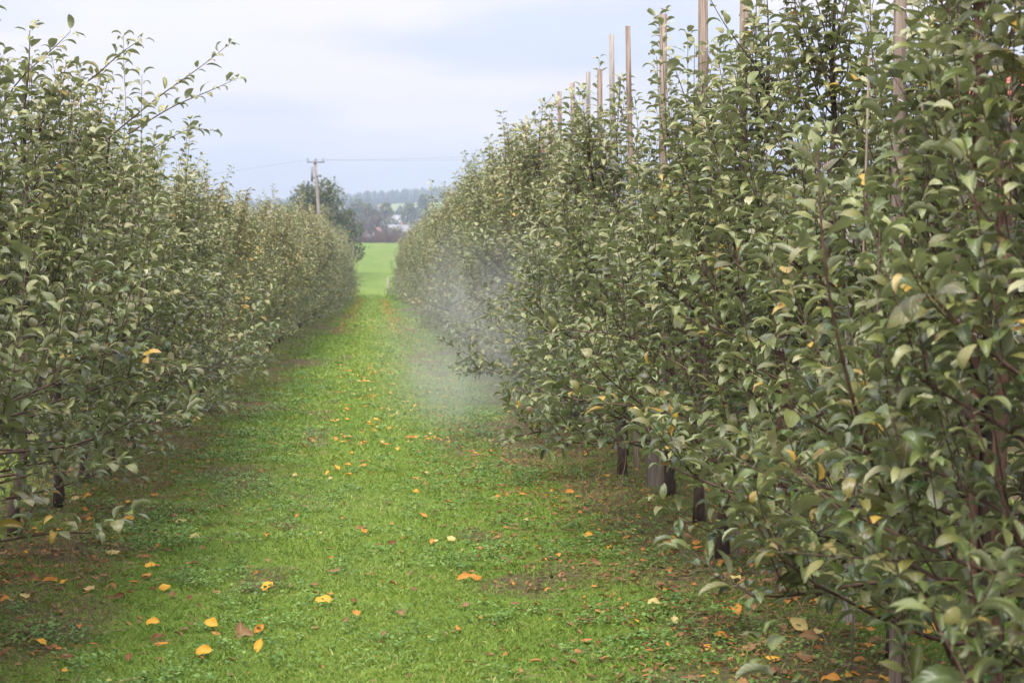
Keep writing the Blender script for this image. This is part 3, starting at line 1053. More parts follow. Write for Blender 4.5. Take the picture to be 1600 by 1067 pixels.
# ------------------------------------------------------------------ grass, clover, weeds
def build_grass():
    r_ = np.random.default_rng(77)
    acc = Acc()
    for (y0, y1, x0, x1, dens, h, w) in [(5.6, 9.5, -2.6, 2.3, 6600, 0.020, 0.0026), (9.5, 15, -2.6, 2.3, 2900, 0.022, 0.0034),
                                         (15, 26, -2.6, 2.4, 1050, 0.031, 0.005), (26, 48, -2.4, 2.3, 320, 0.035, 0.009),
                                         (48, 112, -2.2, 2.1, 75, 0.045, 0.018),
                                         (6, 22, 2.3, 5.2, 620, 0.035, 0.006), (9, 22, -4.6, -2.6, 420, 0.035, 0.006),
                                         (105.5, 112, -3.5, 3.5, 110, 0.20, 0.02)]:
        n = int((y1 - y0) * (x1 - x0) * dens)
        x, y = r_.uniform(x0, x1, n), r_.uniform(y0, y1, n)
        keep = r_.uniform(size=n) > bare_mask(x, y) * 1.15
        # taller tufts and gaps
        cl = vnoise(x, y, 0.16, 31, 3)
        keep &= r_.uniform(size=n) < 0.35 + 1.3 * cl
        x, y, cl = x[keep], y[keep], cl[keep]
        n = len(x)
        px = project(np.stack([x, y, 0 * x], -1))
        inv = (px[0] > -60) & (px[0] < 1660) & (px[1] < 1120)
        x, y, cl = x[inv], y[inv], cl[inv]
        n = len(x)
        z = height(x, y)
        a = r_.uniform(0, 6.28, n)
        hh = h * r_.lognormal(0, 0.35, n) * (0.7 + 0.8 * cl)
        F = np.stack([np.cos(a) * 0.5, np.sin(a) * 0.5, np.ones(n)], -1) + r_.normal(size=(n, 3)) * 0.25
        F = norm(F)
        S = norm(np.cross(F, r_.normal(size=(n, 3))))
        D2 = np.stack([np.cos(a), np.sin(a), -0.1 * np.ones(n)], -1) * (hh * r_.uniform(0.3, 1.2, n))[:, None]
        b = np.stack([x, y, z - 0.003], -1)
        ww = (w * r_.uniform(0.6, 1.3, n))[:, None]
        v0, v1 = b - S * ww, b + S * ww
        m = b + F * (hh * 0.55)[:, None]
        v2, v3 = m + S * ww * 0.8, m - S * ww * 0.8
        v4 = b + F * (hh * 0.85)[:, None] + D2 * 0.6
        V = np.stack([v0, v1, v2, v3, v4], 1)
        off = np.arange(n)[:, None] * 5
        base = acc.n
        tone = np.zeros((n, 4))
        big = vnoise(x, y * 0.6, 0.8, 37, 3)
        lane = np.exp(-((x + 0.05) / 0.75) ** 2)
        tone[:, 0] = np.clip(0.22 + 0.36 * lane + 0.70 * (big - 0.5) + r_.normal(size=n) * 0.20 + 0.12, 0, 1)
        dry = r_.uniform(size=n) < 0.05 + 0.25 * bare_mask(x, y)
        tone[dry, 1] = 0.8
        tone[:, 3] = 1
        uv = np.tile(np.array([[-1, 0], [1, 0], [1, .5], [-1, .5], [0.3, 1.0]]), (n, 1))
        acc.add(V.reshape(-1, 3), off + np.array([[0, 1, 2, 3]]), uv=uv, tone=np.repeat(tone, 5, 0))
        f3 = (off + np.array([[3, 2, 4]])) + base
        acc.f.append(f3)
        acc.mi.append(np.zeros(len(f3), np.int32))
    tag(acc.build('grass', M_GRASS), 'short bright green grass and moss covering the lane between the rows', 'grass', kind='stuff')


build_grass()


def build_clover():
    """low broad-leaved plants along both edges of the lane"""
    r_ = np.random.default_rng(78)
    acc = Acc()
    n = 7500
    x = np.where(r_.uniform(size=n) < 0.55, r_.normal(-1.3, 0.45, n), r_.normal(1.15, 0.5, n))
    x = np.where(r_.uniform(size=n) < 0.25, r_.uniform(-1.2, 1.2, n), x)
    y = 5.8 + r_.gamma(1.4, 5.5, n)
    keep = vnoise(x, y, 0.45, 41, 3) > 0.48
    keep &= (x > -2.6) & (x < 2.4) & (y < 45)
    x, y = x[keep], y[keep]
    Ds = []
    k = 7
    n = len(x)
    X = np.repeat(x, k) + r_.normal(size=n * k) * 0.022
    Y = np.repeat(y, k) + r_.normal(size=n * k) * 0.022
    Z = height(X, Y) + r_.uniform(0.006, 0.035, n * k)
    a = r_.uniform(0, 6.28, n * k)
    F = norm(np.stack([np.cos(a), np.sin(a), r_.uniform(-0.1, 0.6, n * k)], -1))
    up = np.array([0, 0, 1.0]) + r_.normal(size=(n * k, 3)) * 0.25
    U = norm(up - (up * F).sum(1)[:, None] * F)
    L = r_.uniform(0.012, 0.026, n * k) * np.clip(Y / 12, 1, 2)
    tone = np.zeros((n * k, 4))
    tone[:, 0] = np.clip(np.repeat(r_.normal(0.5, 0.2, n), k) + r_.normal(size=n * k) * 0.12, 0, 1)
    tone[:, 1] = (r_.uniform(size=n * k) < 0.02) * 0.8
    tone[:, 3] = 1
    D = dict(b=np.stack([X, Y, Z], -1), F=F, U=U, L=L, W=L * 0.42, c=r_.uniform(0.3, 1.4, n * k), f=r_.uniform(0, 0.5, n * k), tone=tone)
    add_leaves(acc, TPL_LO, D)
    tag(acc.build('ground_cover', M_CLOVER), 'low clover and weeds with small round leaves along the lane edges', 'ground cover', kind='stuff')


build_clover()


def build_dry():
    """dead stems and straw under the rows"""
    r_ = np.random.default_rng(79)
    acc = Acc()
    # upright dry stems below the left row, in clumps
    spots = [on_ground(px, py) for px, py in [(265, 745), (340, 690), (300, 715), (375, 655), (200, 790), (420, 620), (240, 760), (960, 800), (150, 900), (450, 600)]]
    for c in spots:
        for q in range(int(r_.integers(9, 20))):
            p = np.array([c[0] + r_.normal() * 0.12 - 0.08, c[1] + r_.normal() * 0.35, 0])
            p[2] = float(height(p[0], p[1]))
            P = bezier_path(p, [r_.normal() * 0.3, r_.normal() * 0.3, 1], r_.uniform(0.15, 0.5), -0.2, r_, 4, 0.1)
            acc.tube(P, np.linspace(0.003, 0.0012, 4), 3, cap=False)
    n = 3600
    x = np.where(r_.uniform(size=n) < 0.5, r_.normal(-1.75, 0.5, n), r_.normal(1.7, 0.5, n))
    y = 6 + r_.gamma(1.5, 6, n)
    x, y = x[y < 60], y[y < 60]
    z = height(x, y)
    n = len(x)
    for q in range(n):
        a = r_.uniform(0, 6.28)
        ln = r_.uniform(0.03, 0.15)
        d = np.array([math.cos(a), math.sin(a), r_.uniform(-0.05, 0.25)])
        p = np.array([x[q], y[q], z[q] + 0.006])
        acc.tube(np.array([p, p + d * ln * 0.5 + [0, 0, 0.006], p + d * ln]), [0.0022, 0.0018, 0.001], 3, cap=False)
    tag(acc.build('dry_stems', M_BROWN), 'brown dead stems and straw littering the strips under the trees', 'litter', kind='stuff')


build_dry()


# ------------------------------------------------------------------ fallen leaves
def dead_mesh(shape, tone):
    rr = np.random.default_rng(60 + shape)
    c, f = [0.25, -0.5, 0.9, 0.6][shape], [0.1, 0.5, 0.4, -0.3][shape]
    a = Acc()
    V = leaf_verts(TPL_HI, np.zeros((1, 3)), np.array([[1.0, 0, 0]]), np.array([[0, 0, 1.0]]), np.array([1.0]), np.array([0.34]),
                   np.array([c]), np.array([f]), pet=0.0, wave=np.array([rr.normal() * 0.2]))
    V[..., 0] -= 0.5
    V[..., 2] -= V[..., 2].min()
    t = np.array([tone, 0, 0.55, 1.0])
    a.add(V[0], TPL_HI[2], uv=np.stack([TPL_HI[1], TPL_HI[0]], -1), tone=t)
    a.f.append(TPL_HI[3])
    a.mi.append(np.zeros(len(TPL_HI[3]), np.int32))
    a.tube(np.array([[-0.75, 0.03, 0.02], [-0.6, 0.0, 0.03], [-0.48, 0, V[0, 0, 2]]]), 0.012, 3, tone=np.array([0.7, 0, 0, 1]), cap=False)
    ob = a.build('fallen_leaf', M_DEAD)
    me = ob.data
    bpy.data.objects.remove(ob)
    return me


DEAD = {}
TN = {'yellow': 0.82, 'orange': 0.60, 'red': 0.06, 'pale': 0.98, 'brown': 0.28}


def fallen(p, size, colour, label, group=None, yaw=None, shape=None, tilt=0.0):
    shape = int(rng.integers(0, 4)) if shape is None else shape
    if (shape, colour) not in DEAD:
        DEAD[(shape, colour)] = dead_mesh(shape, TN[colour])
    o = bpy.data.objects.new('fallen_leaf', DEAD[(shape, colour)])
    COL.objects.link(o)
    o.location = (p[0], p[1], float(height(p[0], p[1])) + 0.018)
    yw = rng.uniform(0, 6.28) if yaw is None else yaw
    M = Matrix.Rotation(tilt + abs(rng.normal()) * 0.18, 4, 'X') @ Matrix.Rotation(rng.normal() * 0.2, 4, 'Y') @ Matrix.Rotation(yw, 4, 'Z')
    o.rotation_euler = M.to_euler()
    o.location.z += size * 0.5 * abs(math.sin(tilt)) * 0.5
    o.scale = (size, size, size)
    tag(o, label, 'leaf', group)


for px, py, sz, c, sh, yaw, lb in [
    (507, 943, 0.085, 'yellow', 0, 0.2, "large oval yellow leaf lying flat on the grass in the lower middle"),
    (418, 921, 0.075, 'yellow', 0, 0.9, "round yellow leaf, upper left neighbour of the large oval one"),
    (726, 908, 0.075, 'orange', 1, 0.1, "curled orange leaf, left one of a touching pair on the lane"),
    (744, 908, 0.07, 'orange', 3, 0.3, "curled orange leaf, right one of a touching pair on the lane"),
    (705, 847, 0.062, 'pale', 3, 2.4, "pale yellow leaf lying tilted above the orange pair"),
    (613, 853, 0.055, 'red', 1, 0.3, "small rusty leaf in the grass, left of the pale yellow leaf"),
    (675, 850, 0.045, 'orange', 1, 1.4, "small rust orange leaf beside the pale yellow leaf"),
    (556, 966, 0.055, 'orange', 2, 1.7, "small upright orange leaf right of the large oval yellow one"),
    (329, 985, 0.072, 'yellow', 2, 2.6, "folded yellow leaf beside a dark one at lower left"),
    (405, 1018, 0.062, 'yellow', 1, 1.3, "yellow leaf standing on edge below the brown leaf heap"),
    (320, 1030, 0.07, 'yellow', 2, 0.4, "yellow leaf near the bottom edge, below the folded one"),
    (405, 990, 0.06, 'orange', 1, 0.9, "orange brown leaf leaning on the brown leaf heap"),
    (385, 1003, 0.075, 'brown', 2, 0.3, "pale brown curled leaf in the heap at lower left"),
    (376, 993, 0.08, 'brown', 1, 1.6, "darker brown leaf on top of the heap at lower left"),
    (235, 891, 0.06, 'yellow', 0, 0.5, "bright yellow leaf at the edge of the left-hand strip"),
    (258, 926, 0.06, 'yellow', 3, 0.1, "dull yellow leaf lying flat below the bright one at left"),
    (187, 939, 0.06, 'red', 1, 0.2, "dark red leaf among straw at lower left"),
    (240, 980, 0.06, 'yellow', 2, 0.2, "crumpled yellow leaf among clover at lower left"),
    (202, 818, 0.07, 'yellow', 0, 0.2, "yellow leaf lying under the left-hand trees"),
    (305, 846, 0.06, 'pale', 2, 0.2, "pale dry leaf at the grass edge on the left"),
    (105, 1036, 0.055, 'red', 3, 0.2, "small red leaf near the lower left corner"),
    (565, 830, 0.045, 'brown', 1, 0.2, "tiny curled brown leaf in the middle of the lane"),
    (1248, 1002, 0.095, 'pale', 1, 2.2, "large pale yellow curled leaf under the right-hand trees"),
    (1262, 1022, 0.08, 'brown', 2, 2.9, "tan leaf touching the large pale curled one"),
    (1128, 1003, 0.06, 'orange', 0, 0.2, "small orange leaf on grass left of the large pale curled leaf"),
    (1345, 918, 0.09, 'yellow', 0, 0.1, "bright yellow leaf on the soil between two stake feet"),
    (1345, 975, 0.1, 'yellow', 2, 2.6, "yellow leaf leaning against the greyish stake foot"),
    (1450, 1000, 0.1, 'yellow', 0, 0.8, "bright yellow leaf beside the dark trunk at lower right"),
    (890, 778, 0.075, 'orange', 1, 0.2, "orange leaf at the edge of the grass below the right-hand trees"),
    (920, 843, 0.055, 'yellow', 2, 0.4, "small yellow leaf left of the trunks on the right"),
    (640, 689, 0.07, 'orange', 0, 0.1, "orange leaf lying at the edge of the drifting mist"),
    (690, 655, 0.07, 'brown', 2, 0.1, "tan leaf inside the drifting mist"),
    (1022, 952, 0.06, 'pale', 2, 0.1, "pale curled leaf on the grass at right, clear of the trees")]:
    fallen(on_ground(px, py), sz, c, lb, yaw=yaw, shape=sh, tilt=0.45)

zones = [
    (75, lambda: (rng.normal(-0.02, 0.32), rng.uniform(13, 30)), ['yellow'] * 4 + ['pale', 'orange', 'pale'], 'yellow and pale fallen leaves along the middle of the lane',
     'small {c} leaf among many scattered along the middle of the lane'),
    (60, lambda: (rng.normal(1.75, 0.30), rng.uniform(5.9, 10.5)), ['yellow', 'brown', 'orange', 'brown', 'pale', 'brown'], 'fallen leaves under the near right-hand trees',
     '{c} leaf in the litter under the near right-hand trees'),
    (60, lambda: (rng.normal(-1.7, 0.30), rng.uniform(7, 13)), ['brown', 'brown', 'yellow', 'red', 'orange', 'pale'], 'fallen leaves under the near left-hand trees',
     '{c} leaf in the litter under the near left-hand trees'),
    (26, lambda: (rng.uniform(-0.9, 0.9), rng.uniform(6.9, 12)), ['brown', 'pale', 'brown', 'orange', 'red'], 'small leaves scattered on the near grass',
     'small {c} leaf alone on the near grass of the lane')]
for cnt, f, cols, grp, lb in zones:
    for _ in range(cnt):
        c = cols[int(rng.integers(0, len(cols)))]
        fallen(f(), rng.uniform(0.035, 0.07) if 'near grass' in grp else rng.uniform(0.05, 0.085), c, lb.format(c=c), grp + ', ' + c)


def build_litter():
    r_ = np.random.default_rng(80)
    acc = Acc()
    xs, ys, ts = [], [], []
    for n, fx, fy, tn in [(5200, lambda n: r_.normal(-1.85, 0.42, n), lambda n: 6 + r_.gamma(1.3, 9, n), (0.25, 0.16)),
                          (2600, lambda n: r_.normal(1.80, 0.38, n), lambda n: 5.5 + r_.gamma(1.3, 9, n), (0.32, 0.2)),
                          (900, lambda n: r_.normal(0.05, 0.34, n), lambda n: r_.uniform(16, 60, n), (0.86, 0.1)),
                          (1500, lambda n: r_.normal(0.75, 0.20, n), lambda n: r_.uniform(14, 60, n), (0.50, 0.25)),
                          (1300, lambda n: r_.normal(0.45, 0.14, n), lambda n: r_.uniform(45, 107, n), (0.60, 0.12)),
                          (1300, lambda n: r_.normal(-0.85, 0.16, n), lambda n: r_.uniform(45, 107, n), (0.60, 0.12)),
                          (1500, lambda n: r_.uniform(-1.5, 1.5, n), lambda n: r_.uniform(6.5, 30, n), (0.28, 0.2)),
                          (1500, lambda n: r_.normal(1.1, 0.3, n), lambda n: r_.uniform(6, 16, n), (0.26, 0.15))]:
        x, y = fx(n), fy(n)
        xs.append(x)
        ys.append(y)
        ts.append(np.clip(r_.normal(tn[0], tn[1], n), 0, 1))
    x, y, t = np.concatenate(xs), np.concatenate(ys), np.concatenate(ts)
    k = (y < 108)
    x, y, t = x[k], y[k], t[k]
    n = len(x)
    a = r_.uniform(0, 6.28, n)
    F = norm(np.stack([np.cos(a), np.sin(a), r_.normal(size=n) * 0.15], -1))
    up = np.array([0, 0, 1.0]) + r_.normal(size=(n, 3)) * 0.25
    U = norm(up - (up * F).sum(1)[:, None] * F)
    L = r_.uniform(0.012, 0.06, n) * np.clip(y / 40, 1, 1.8)
    tone = np.stack([t, 0 * t, (r_.uniform(size=n) < 0.4) * 0.8, 0 * t + 1], -1)
    D = dict(b=np.stack([x, y, height(x, y) + 0.014], -1), F=F, U=U, L=L, W=L * r_.uniform(0.2, 0.36, n), c=r_.uniform(-1, 1.6, n),
             f=r_.uniform(-0.3, 1.0, n), tone=tone)
    add_leaves(acc, TPL_LO, D)
    tag(acc.build('fallen_leaves', M_DEAD), 'scattered brown, orange and yellow litter of small dead leaves', 'leaf litter', kind='stuff')


build_litter()

# ------------------------------------------------------------------ utility pole and wires
py_ = 112.0
top, bot = at(492, 250, py_), at(503, 380, py_)
gx = bot[0] + (bot[0] - top[0]) * 0.5
gz = float(height(gx, py_))
e = empty('utility_pole', (gx, py_, gz), 'wooden utility pole leaning slightly above the end of the left-hand row', 'utility pole')
org = np.array([gx, py_, gz])
pole_pts = np.linspace([0, 0, -0.3], top - org, 6)
a = Acc()
a.tube(pole_pts, np.linspace(0.135, 0.09, 6), 12)
a.build('pole', M_POLE, e)
tz = top - org
a = Acc()
a.box(tz + [0.05, -0.12, -0.14], (1.05, 0.08, 0.08))
arm = a.build('crossarm', M_METAL, e, smooth=False)
for dx in (-0.42, 0.05, 0.5):
    b = Acc()
    b.tube(np.array([tz + [dx, -0.12, -0.08], tz + [dx, -0.12, 0.02], tz + [dx, -0.12, 0.10]]), [0.03, 0.04, 0.02], 8)
    b.build('insulator', M_METAL, arm)
a = Acc()
a.box(tz + [-0.17, -0.1, -0.85], (0.13, 0.18, 0.9))
a.build('bracket', M_METAL, e, smooth=False)
a = Acc()
a.box(tz + [0.2, -0.1, -0.95], (0.22, 0.12, 0.14))
a.build('junction_box', M_METAL, e, smooth=False)
for q, (pa, pb, lb) in enumerate([
        (top + [0.55, -0.12, -0.02], at(1320, 205, 100.0), 'upper thin wire running right from the pole above the hedge tops'),
        (top + [0.05, -0.12, -0.02], at(1320, 222, 100.0), 'lower thin wire running right from the pole'),
        (top + [-0.5, -0.12, -0.02], at(-250, 330, 122.0), 'thin wire running down to the left from the pole')]):
    pa, pb = np.array(pa), np.array(pb)
    s = np.linspace(0, 1, 24)[:, None]
    P = pa + (pb - pa) * s
    P[:, 2] -= 0.35 * (4 * s * (1 - s))[:, 0]
    b = Acc()
    b.tube(P - pa, 0.0045, 4)
    o = b.build('power_wire', M_WIRE)
    o.location = tuple(pa)
    tag(o, lb, 'wire', 'power wires')

# ------------------------------------------------------------------ small post at the row end
p = at(606, 447, 109.5)
z0 = float(height(p[0], 109.5))
a = Acc()
a.box((0, 0, 0.55), (0.11, 0.11, 1.3))
o = a.build('marker_post', simple_mat("pale_post", (0.26, 0.21, 0.17), (0.36, 0.30, 0.25), 8, 0.8, 0), smooth=False)
o.location = (p[0], 109.5, z0)
tag(o, 'short pale post at the far end of the right-hand row', 'post')


# ------------------------------------------------------------------ distant trees
def leafy_tree(x, y, H, rx, label, r_, tone=0.4, yel=0.05, n=4200, cs=0.24, lobes=9, cat_='tree', mat=M_FAR, group=None, airy=0.15, name='leafy_tree', low=0.25):
    z0 = float(height(x, y)) - 0.05
    e = empty(name, (x, y, z0), label, cat_, group)
    a = Acc()
    a.tube(np.array([[0, 0, -0.2], [0.05, 0, H * 0.3], [0, 0.05, H * 0.7]]), [0.05 * H * 0.6, 0.035 * H * 0.6, 0.01 * H], 7)
    ends = []
    for q in range(lobes):
        u = q / (lobes - 1)
        aa = q * 2.4 + r_.uniform(0, 1)
        rad = rx * r_.uniform(0.35, 0.75) * (1 - 0.55 * u)
        c = np.array([math.cos(aa) * rad, math.sin(aa) * rad, H * (low + 0.1 + (0.80 - low) * u)])
        ends.append((c, rx * r_.uniform(0.38, 0.58) * (1 - 0.35 * u)))
        P = smooth_path([[0, 0, H * (0.15 + 0.4 * u)], c * [0.5, 0.5, 0.9], c], 5)
        a.tube(P, np.linspace(0.018 * H, 0.004 * H, 5), 4)
    a.build('trunk', M_BARK, e)
    ks = r_.integers(0, lobes, n)
    cs_ = np.array([c for c, _ in ends])[ks]
    rs = np.array([r for _, r in ends])[ks]
    d = norm(r_.normal(size=(n, 3)))
    rr = rs * r_.uniform(0, 1, n) ** 0.45 * (1 + airy * r_.normal(size=n))
    b = cs_ + d * rr[:, None] * [1, 1, 0.85]
    F = norm(d + r_.normal(size=(n, 3)) * 0.6)
    up = np.array([0, 0, 1.0]) + r_.normal(size=(n, 3)) * 0.5
    U = norm(up - (up * F).sum(1)[:, None] * F)
    L = cs * r_.uniform(0.6, 1.3, n)
    lob = r_.normal(size=lobes) * 0.16
    t = np.zeros((n, 4))
    t[:, 0] = np.clip(tone + lob[ks] + r_.normal(size=n) * 0.14, 0, 1)
    t[:, 1] = np.where(r_.uniform(size=n) < yel, 0.7, 0.0)
    t[:, 3] = 1
    D = dict(b=b, F=F, U=U, L=L, W=L * 0.33, c=r_.uniform(0, 1.5, n), f=r_.uniform(0, 0.6, n), tone=t)
    a = Acc()
    add_leaves(a, TPL_FLAT, D)
    tag(a.build('crown', mat, e), kind='stuff')
    return e


r_f = np.random.default_rng(55)


def xg(px, y):
    return at(px, 425, y)[0]


leafy_tree(xg(494, 150), 150, 7.9, 3.3, 'large dark spreading tree behind the utility pole', r_f, 0.62, 0.08, 7500, 0.26, 16)
leafy_tree(xg(540, 158), 158, 5.6, 1.9, 'dark rounded tree touching the large one on its right side', r_f, 0.5, 0.03, 3000, 0.25, 9)
leafy_tree(xg(452, 146), 146, 6.0, 1.7, 'smaller green tree left of the large dark one, above the row tops', r_f, 0.5, 0.08, 2600, 0.24, 8)
leafy_tree(xg(578, 480), 480, 8.5, 3.6, 'olive green tree standing above the village gardens', r_f, 0.85, 0.2, 1500, 0.8, 8)
leafy_tree(xg(603, 520), 520, 9, 3.4, 'second olive tree, just right of the first above the village', r_f, 0.8, 0.25, 1300, 0.8, 8)
leafy_tree(xg(640, 600), 600, 9, 4.2, 'grey green tree beside the white houses, near the right-hand row', r_f, 0.5, 0.1, 1300, 0.9, 8)
leafy_tree(xg(560, 560), 560, 10, 5.0, 'dark tree at the left end of the village', r_f, 0.25, 0.1, 1300, 0.9, 8)
leafy_tree(xg(662, 640), 640, 11, 3.6, 'tall dark conifer like tree by the pale hillside meadow', r_f, 0.15, 0.0, 1300, 0.8, 8)
leafy_tree(xg(616, 330), 330, 3.4, 2.4, 'yellow orange autumn bush beside the bare hedge', r_f, 0.8, 0.75, 900, 0.35, 6, cat_='bush')


def bare_tree(x, y, H, sp, label, r_, group=None, n=420):
    z0 = float(height(x, y)) - 0.05
    e = empty('bare_tree', (x, y, z0), label, 'bare tree', group)
    a = Acc()
    a.tube(np.array([[0, 0, -0.2], [0, 0.02, H * 0.5], [0.05, 0, H * 0.9]]), [H * 0.025, H * 0.016, H * 0.004], 6)
    a.build('trunk', M_BARE, e)
    a = Acc()
    for q in range(26):
        z = H * r_.uniform(0.12, 0.7)
        aa = r_.uniform(0, 6.28)
        P = bezier_path([0, 0, z], [math.cos(aa), math.sin(aa), 0.8], sp * r_.uniform(0.7, 1.2), 0.8, r_, 6, 0.1)
        a.tube(P, np.linspace(0.045, 0.02, 6) * H / 6, 3, cap=False)
        for w_ in range(n // 26):
            k = int(r_.integers(1, 6))
            Q = bezier_path(P[k], r_.normal(size=3) + [0, 0, 0.9], sp * r_.uniform(0.25, 0.6), 0.3, r_, 3, 0.15)
            a.tube(Q, np.linspace(0.020, 0.012, 3) * H / 6, 3, cap=False)
    tag(a.build('crown', M_BARE, e), kind='stuff')
    return e


bt = None
for q, (px, y, H, sp, lb) in enumerate([
        (566, 285, 4.6, 1.5, 'bare greyish tree at the left end beyond the field'),
        (577, 300, 5.6, 1.9, 'bare purple grey tree, second from the left beyond the field'),
        (588, 292, 5.2, 1.7, 'bare tree in front of the village roofs beyond the field'),
        (599, 288, 3.4, 1.6, 'low bare brown tree under the white roofs'),
        (608, 298, 3.2, 1.5, 'low bare tree between the white roofs and the field'),
        (622, 294, 3.0, 1.5, 'low bare tree nearest the right-hand row beyond the field'),
        (548, 290, 4.0, 1.6, 'bare tree just showing past the end of the left-hand row')]):
    bare_tree(xg(px, y), y, H, sp, lb, r_f, 'bare trees beyond the field')


def build_hedge():
    """brown leafless hedge along the top of the field"""
    r_ = np.random.default_rng(91)
    y = 268.0
    x0, x1 = xg(545, y), xg(650, y)
    e = empty('bare_hedge', ((x0 + x1) / 2, y, float(height((x0 + x1) / 2, y))), 'low brown leafless hedge along the top edge of the green field', 'hedge')
    a = Acc()
    for q in range(900):
        x = r_.uniform(x0, x1) - (x0 + x1) / 2
        yy = r_.normal() * 0.5
        P = bezier_path([x, yy, -0.1], [r_.normal() * 0.5, r_.normal() * 0.5, 1], r_.uniform(0.7, 2.0), 0.1, r_, 4, 0.2)
        a.tube(P, np.linspace(0.035, 0.018, 4), 3, cap=False)
    tag(a.build('twigs', simple_mat("hedge_twigs", (0.09, 0.055, 0.05), (0.17, 0.11, 0.095), 2, 0.9, 0), e), kind='stuff')


build_hedge()


# ------------------------------------------------------------------ houses
def house(x, y, w, d, hw, hr, wall, roof, label, yaw=0.0, floors=1, tiles=False, z=None, chimney=True):
    z0 = float(height(x, y)) - 0.3 if z is None else z
    e = empty('house', (x, y, z0), label, 'house')
    e.rotation_euler = (0, 0, yaw)
    a = Acc()
    # walls with gables on the short sides
    v = [(-w / 2, -d / 2, 0), (w / 2, -d / 2, 0), (w / 2, d / 2, 0), (-w / 2, d / 2, 0),
         (-w / 2, -d / 2, hw), (w / 2, -d / 2, hw), (w / 2, d / 2, hw), (-w / 2, d / 2, hw), (-w / 2, 0, hw + hr), (w / 2, 0, hw + hr)]
    a.add(v, [(0, 1, 5, 4), (2, 3, 7, 6)])
    a.f.append(np.array([(1, 2, 6, 9, 5), (3, 0, 4, 8, 7)]))
    a.mi.append(np.zeros(2, np.int32))
    a.build('wall', wall, e, smooth=False)
    a = Acc()
    th = 0.18
    ov = 0.4
    for s in (-1, 1):
        sl = hr / (d / 2)
        yo = d / 2 + ov
        p = [(-w / 2 - ov, s * yo, hw - sl * ov + 0.02), (w / 2 + ov, s * yo, hw - sl * ov + 0.02), (w / 2 + ov, 0, hw + hr + 0.02), (-w / 2 - ov, 0, hw + hr + 0.02)]
        q = [(px_, py2, pz + th) for px_, py2, pz in p]
        a.add(p + q, [(0, 3, 2, 1), (4, 5, 6, 7), (0, 1, 5, 4), (1, 2, 6, 5), (2, 3, 7, 6), (3, 0, 4, 7)])
        if tiles:
            for row in range(12):
                t0 = row / 12
                zc = hw - sl * ov + (hr + sl * ov) * t0 + th + 0.05
                yc = s * yo * (1 - t0)
                a.tube(np.array([(-w / 2 - ov, yc, zc), (w / 2 + ov, yc, zc)]), 0.05, 5)
    rf = a.build('roof', roof, e, smooth=False)
    if chimney:
        a = Acc()
        a.box((w * 0.22, d * 0.12, hw + hr + 0.1), (0.6, 0.6, 1.5))
        a.build('chimney', M_ROOF_P, rf, smooth=False)
    nw = max(2, int(w // 2.6))
    for f in range(floors):
        for q in range(nw):
            xx = -w / 2 + w * (q + 0.5) / nw
            a = Acc()
            zc = 1.6 + f * 2.7
            a.box((xx, -d / 2 - 0.02, zc), (1.15, 0.08, 1.35))
            wf = a.build('window', M_TIE, e, smooth=False)
            a = Acc()
            a.box((xx, -d / 2 - 0.05, zc), (0.95, 0.06, 1.15))
            a.build('pane', M_GLASS, wf, smooth=False)
    a = Acc()
    a.box((w / 2 - 0.02 + 0.05, 0.0, 1.05), (0.1, 1.0, 2.1))
    a.build('door', M_ROOF_P, e, smooth=False)
    return e


house(xg(600, 560), 560, 6, 6, 2.6, 2.0, M_WALL, M_ROOF_W, 'white house with pale roof at the left of the village group', 0.15)
house(xg(622, 610), 610, 8, 7, 3.0, 2.2, M_WALL, M_ROOF_W, 'white house with long pale roof, highest of the village group', -0.1)
house(xg(622, 480), 480, 5, 5, 2.2, 1.5, M_WALL, M_ROOF_W, 'low white house nearest the right-hand row in the village group', 0.3)
house(xg(588, 430), 430, 4, 4, 2.2, 1.5, M_WALL, M_ROOF_P, 'small house with brownish roof and pale gable in the village', 1.3)
house(xg(446, 330), 330, 8, 7, 3.6, 2.4, M_WALL, M_ROOF_P, 'house with a pinkish brown roof left of the dark tree', 0.2)
house(xg(562, 300), 300, 2.6, 2.4, 1.9, 0.7, M_WALL, M_ROOF_W, 'tiny white shed beside the end of the left-hand row', 0.1, chimney=False)
house(18.6, 42, 9.5, 6, 5.2, 1.1, M_BLUEWALL, M_ROOF_R, 'house with orange red tiled roof glimpsed through the right-hand trees', R(-25), 1, tiles=True)


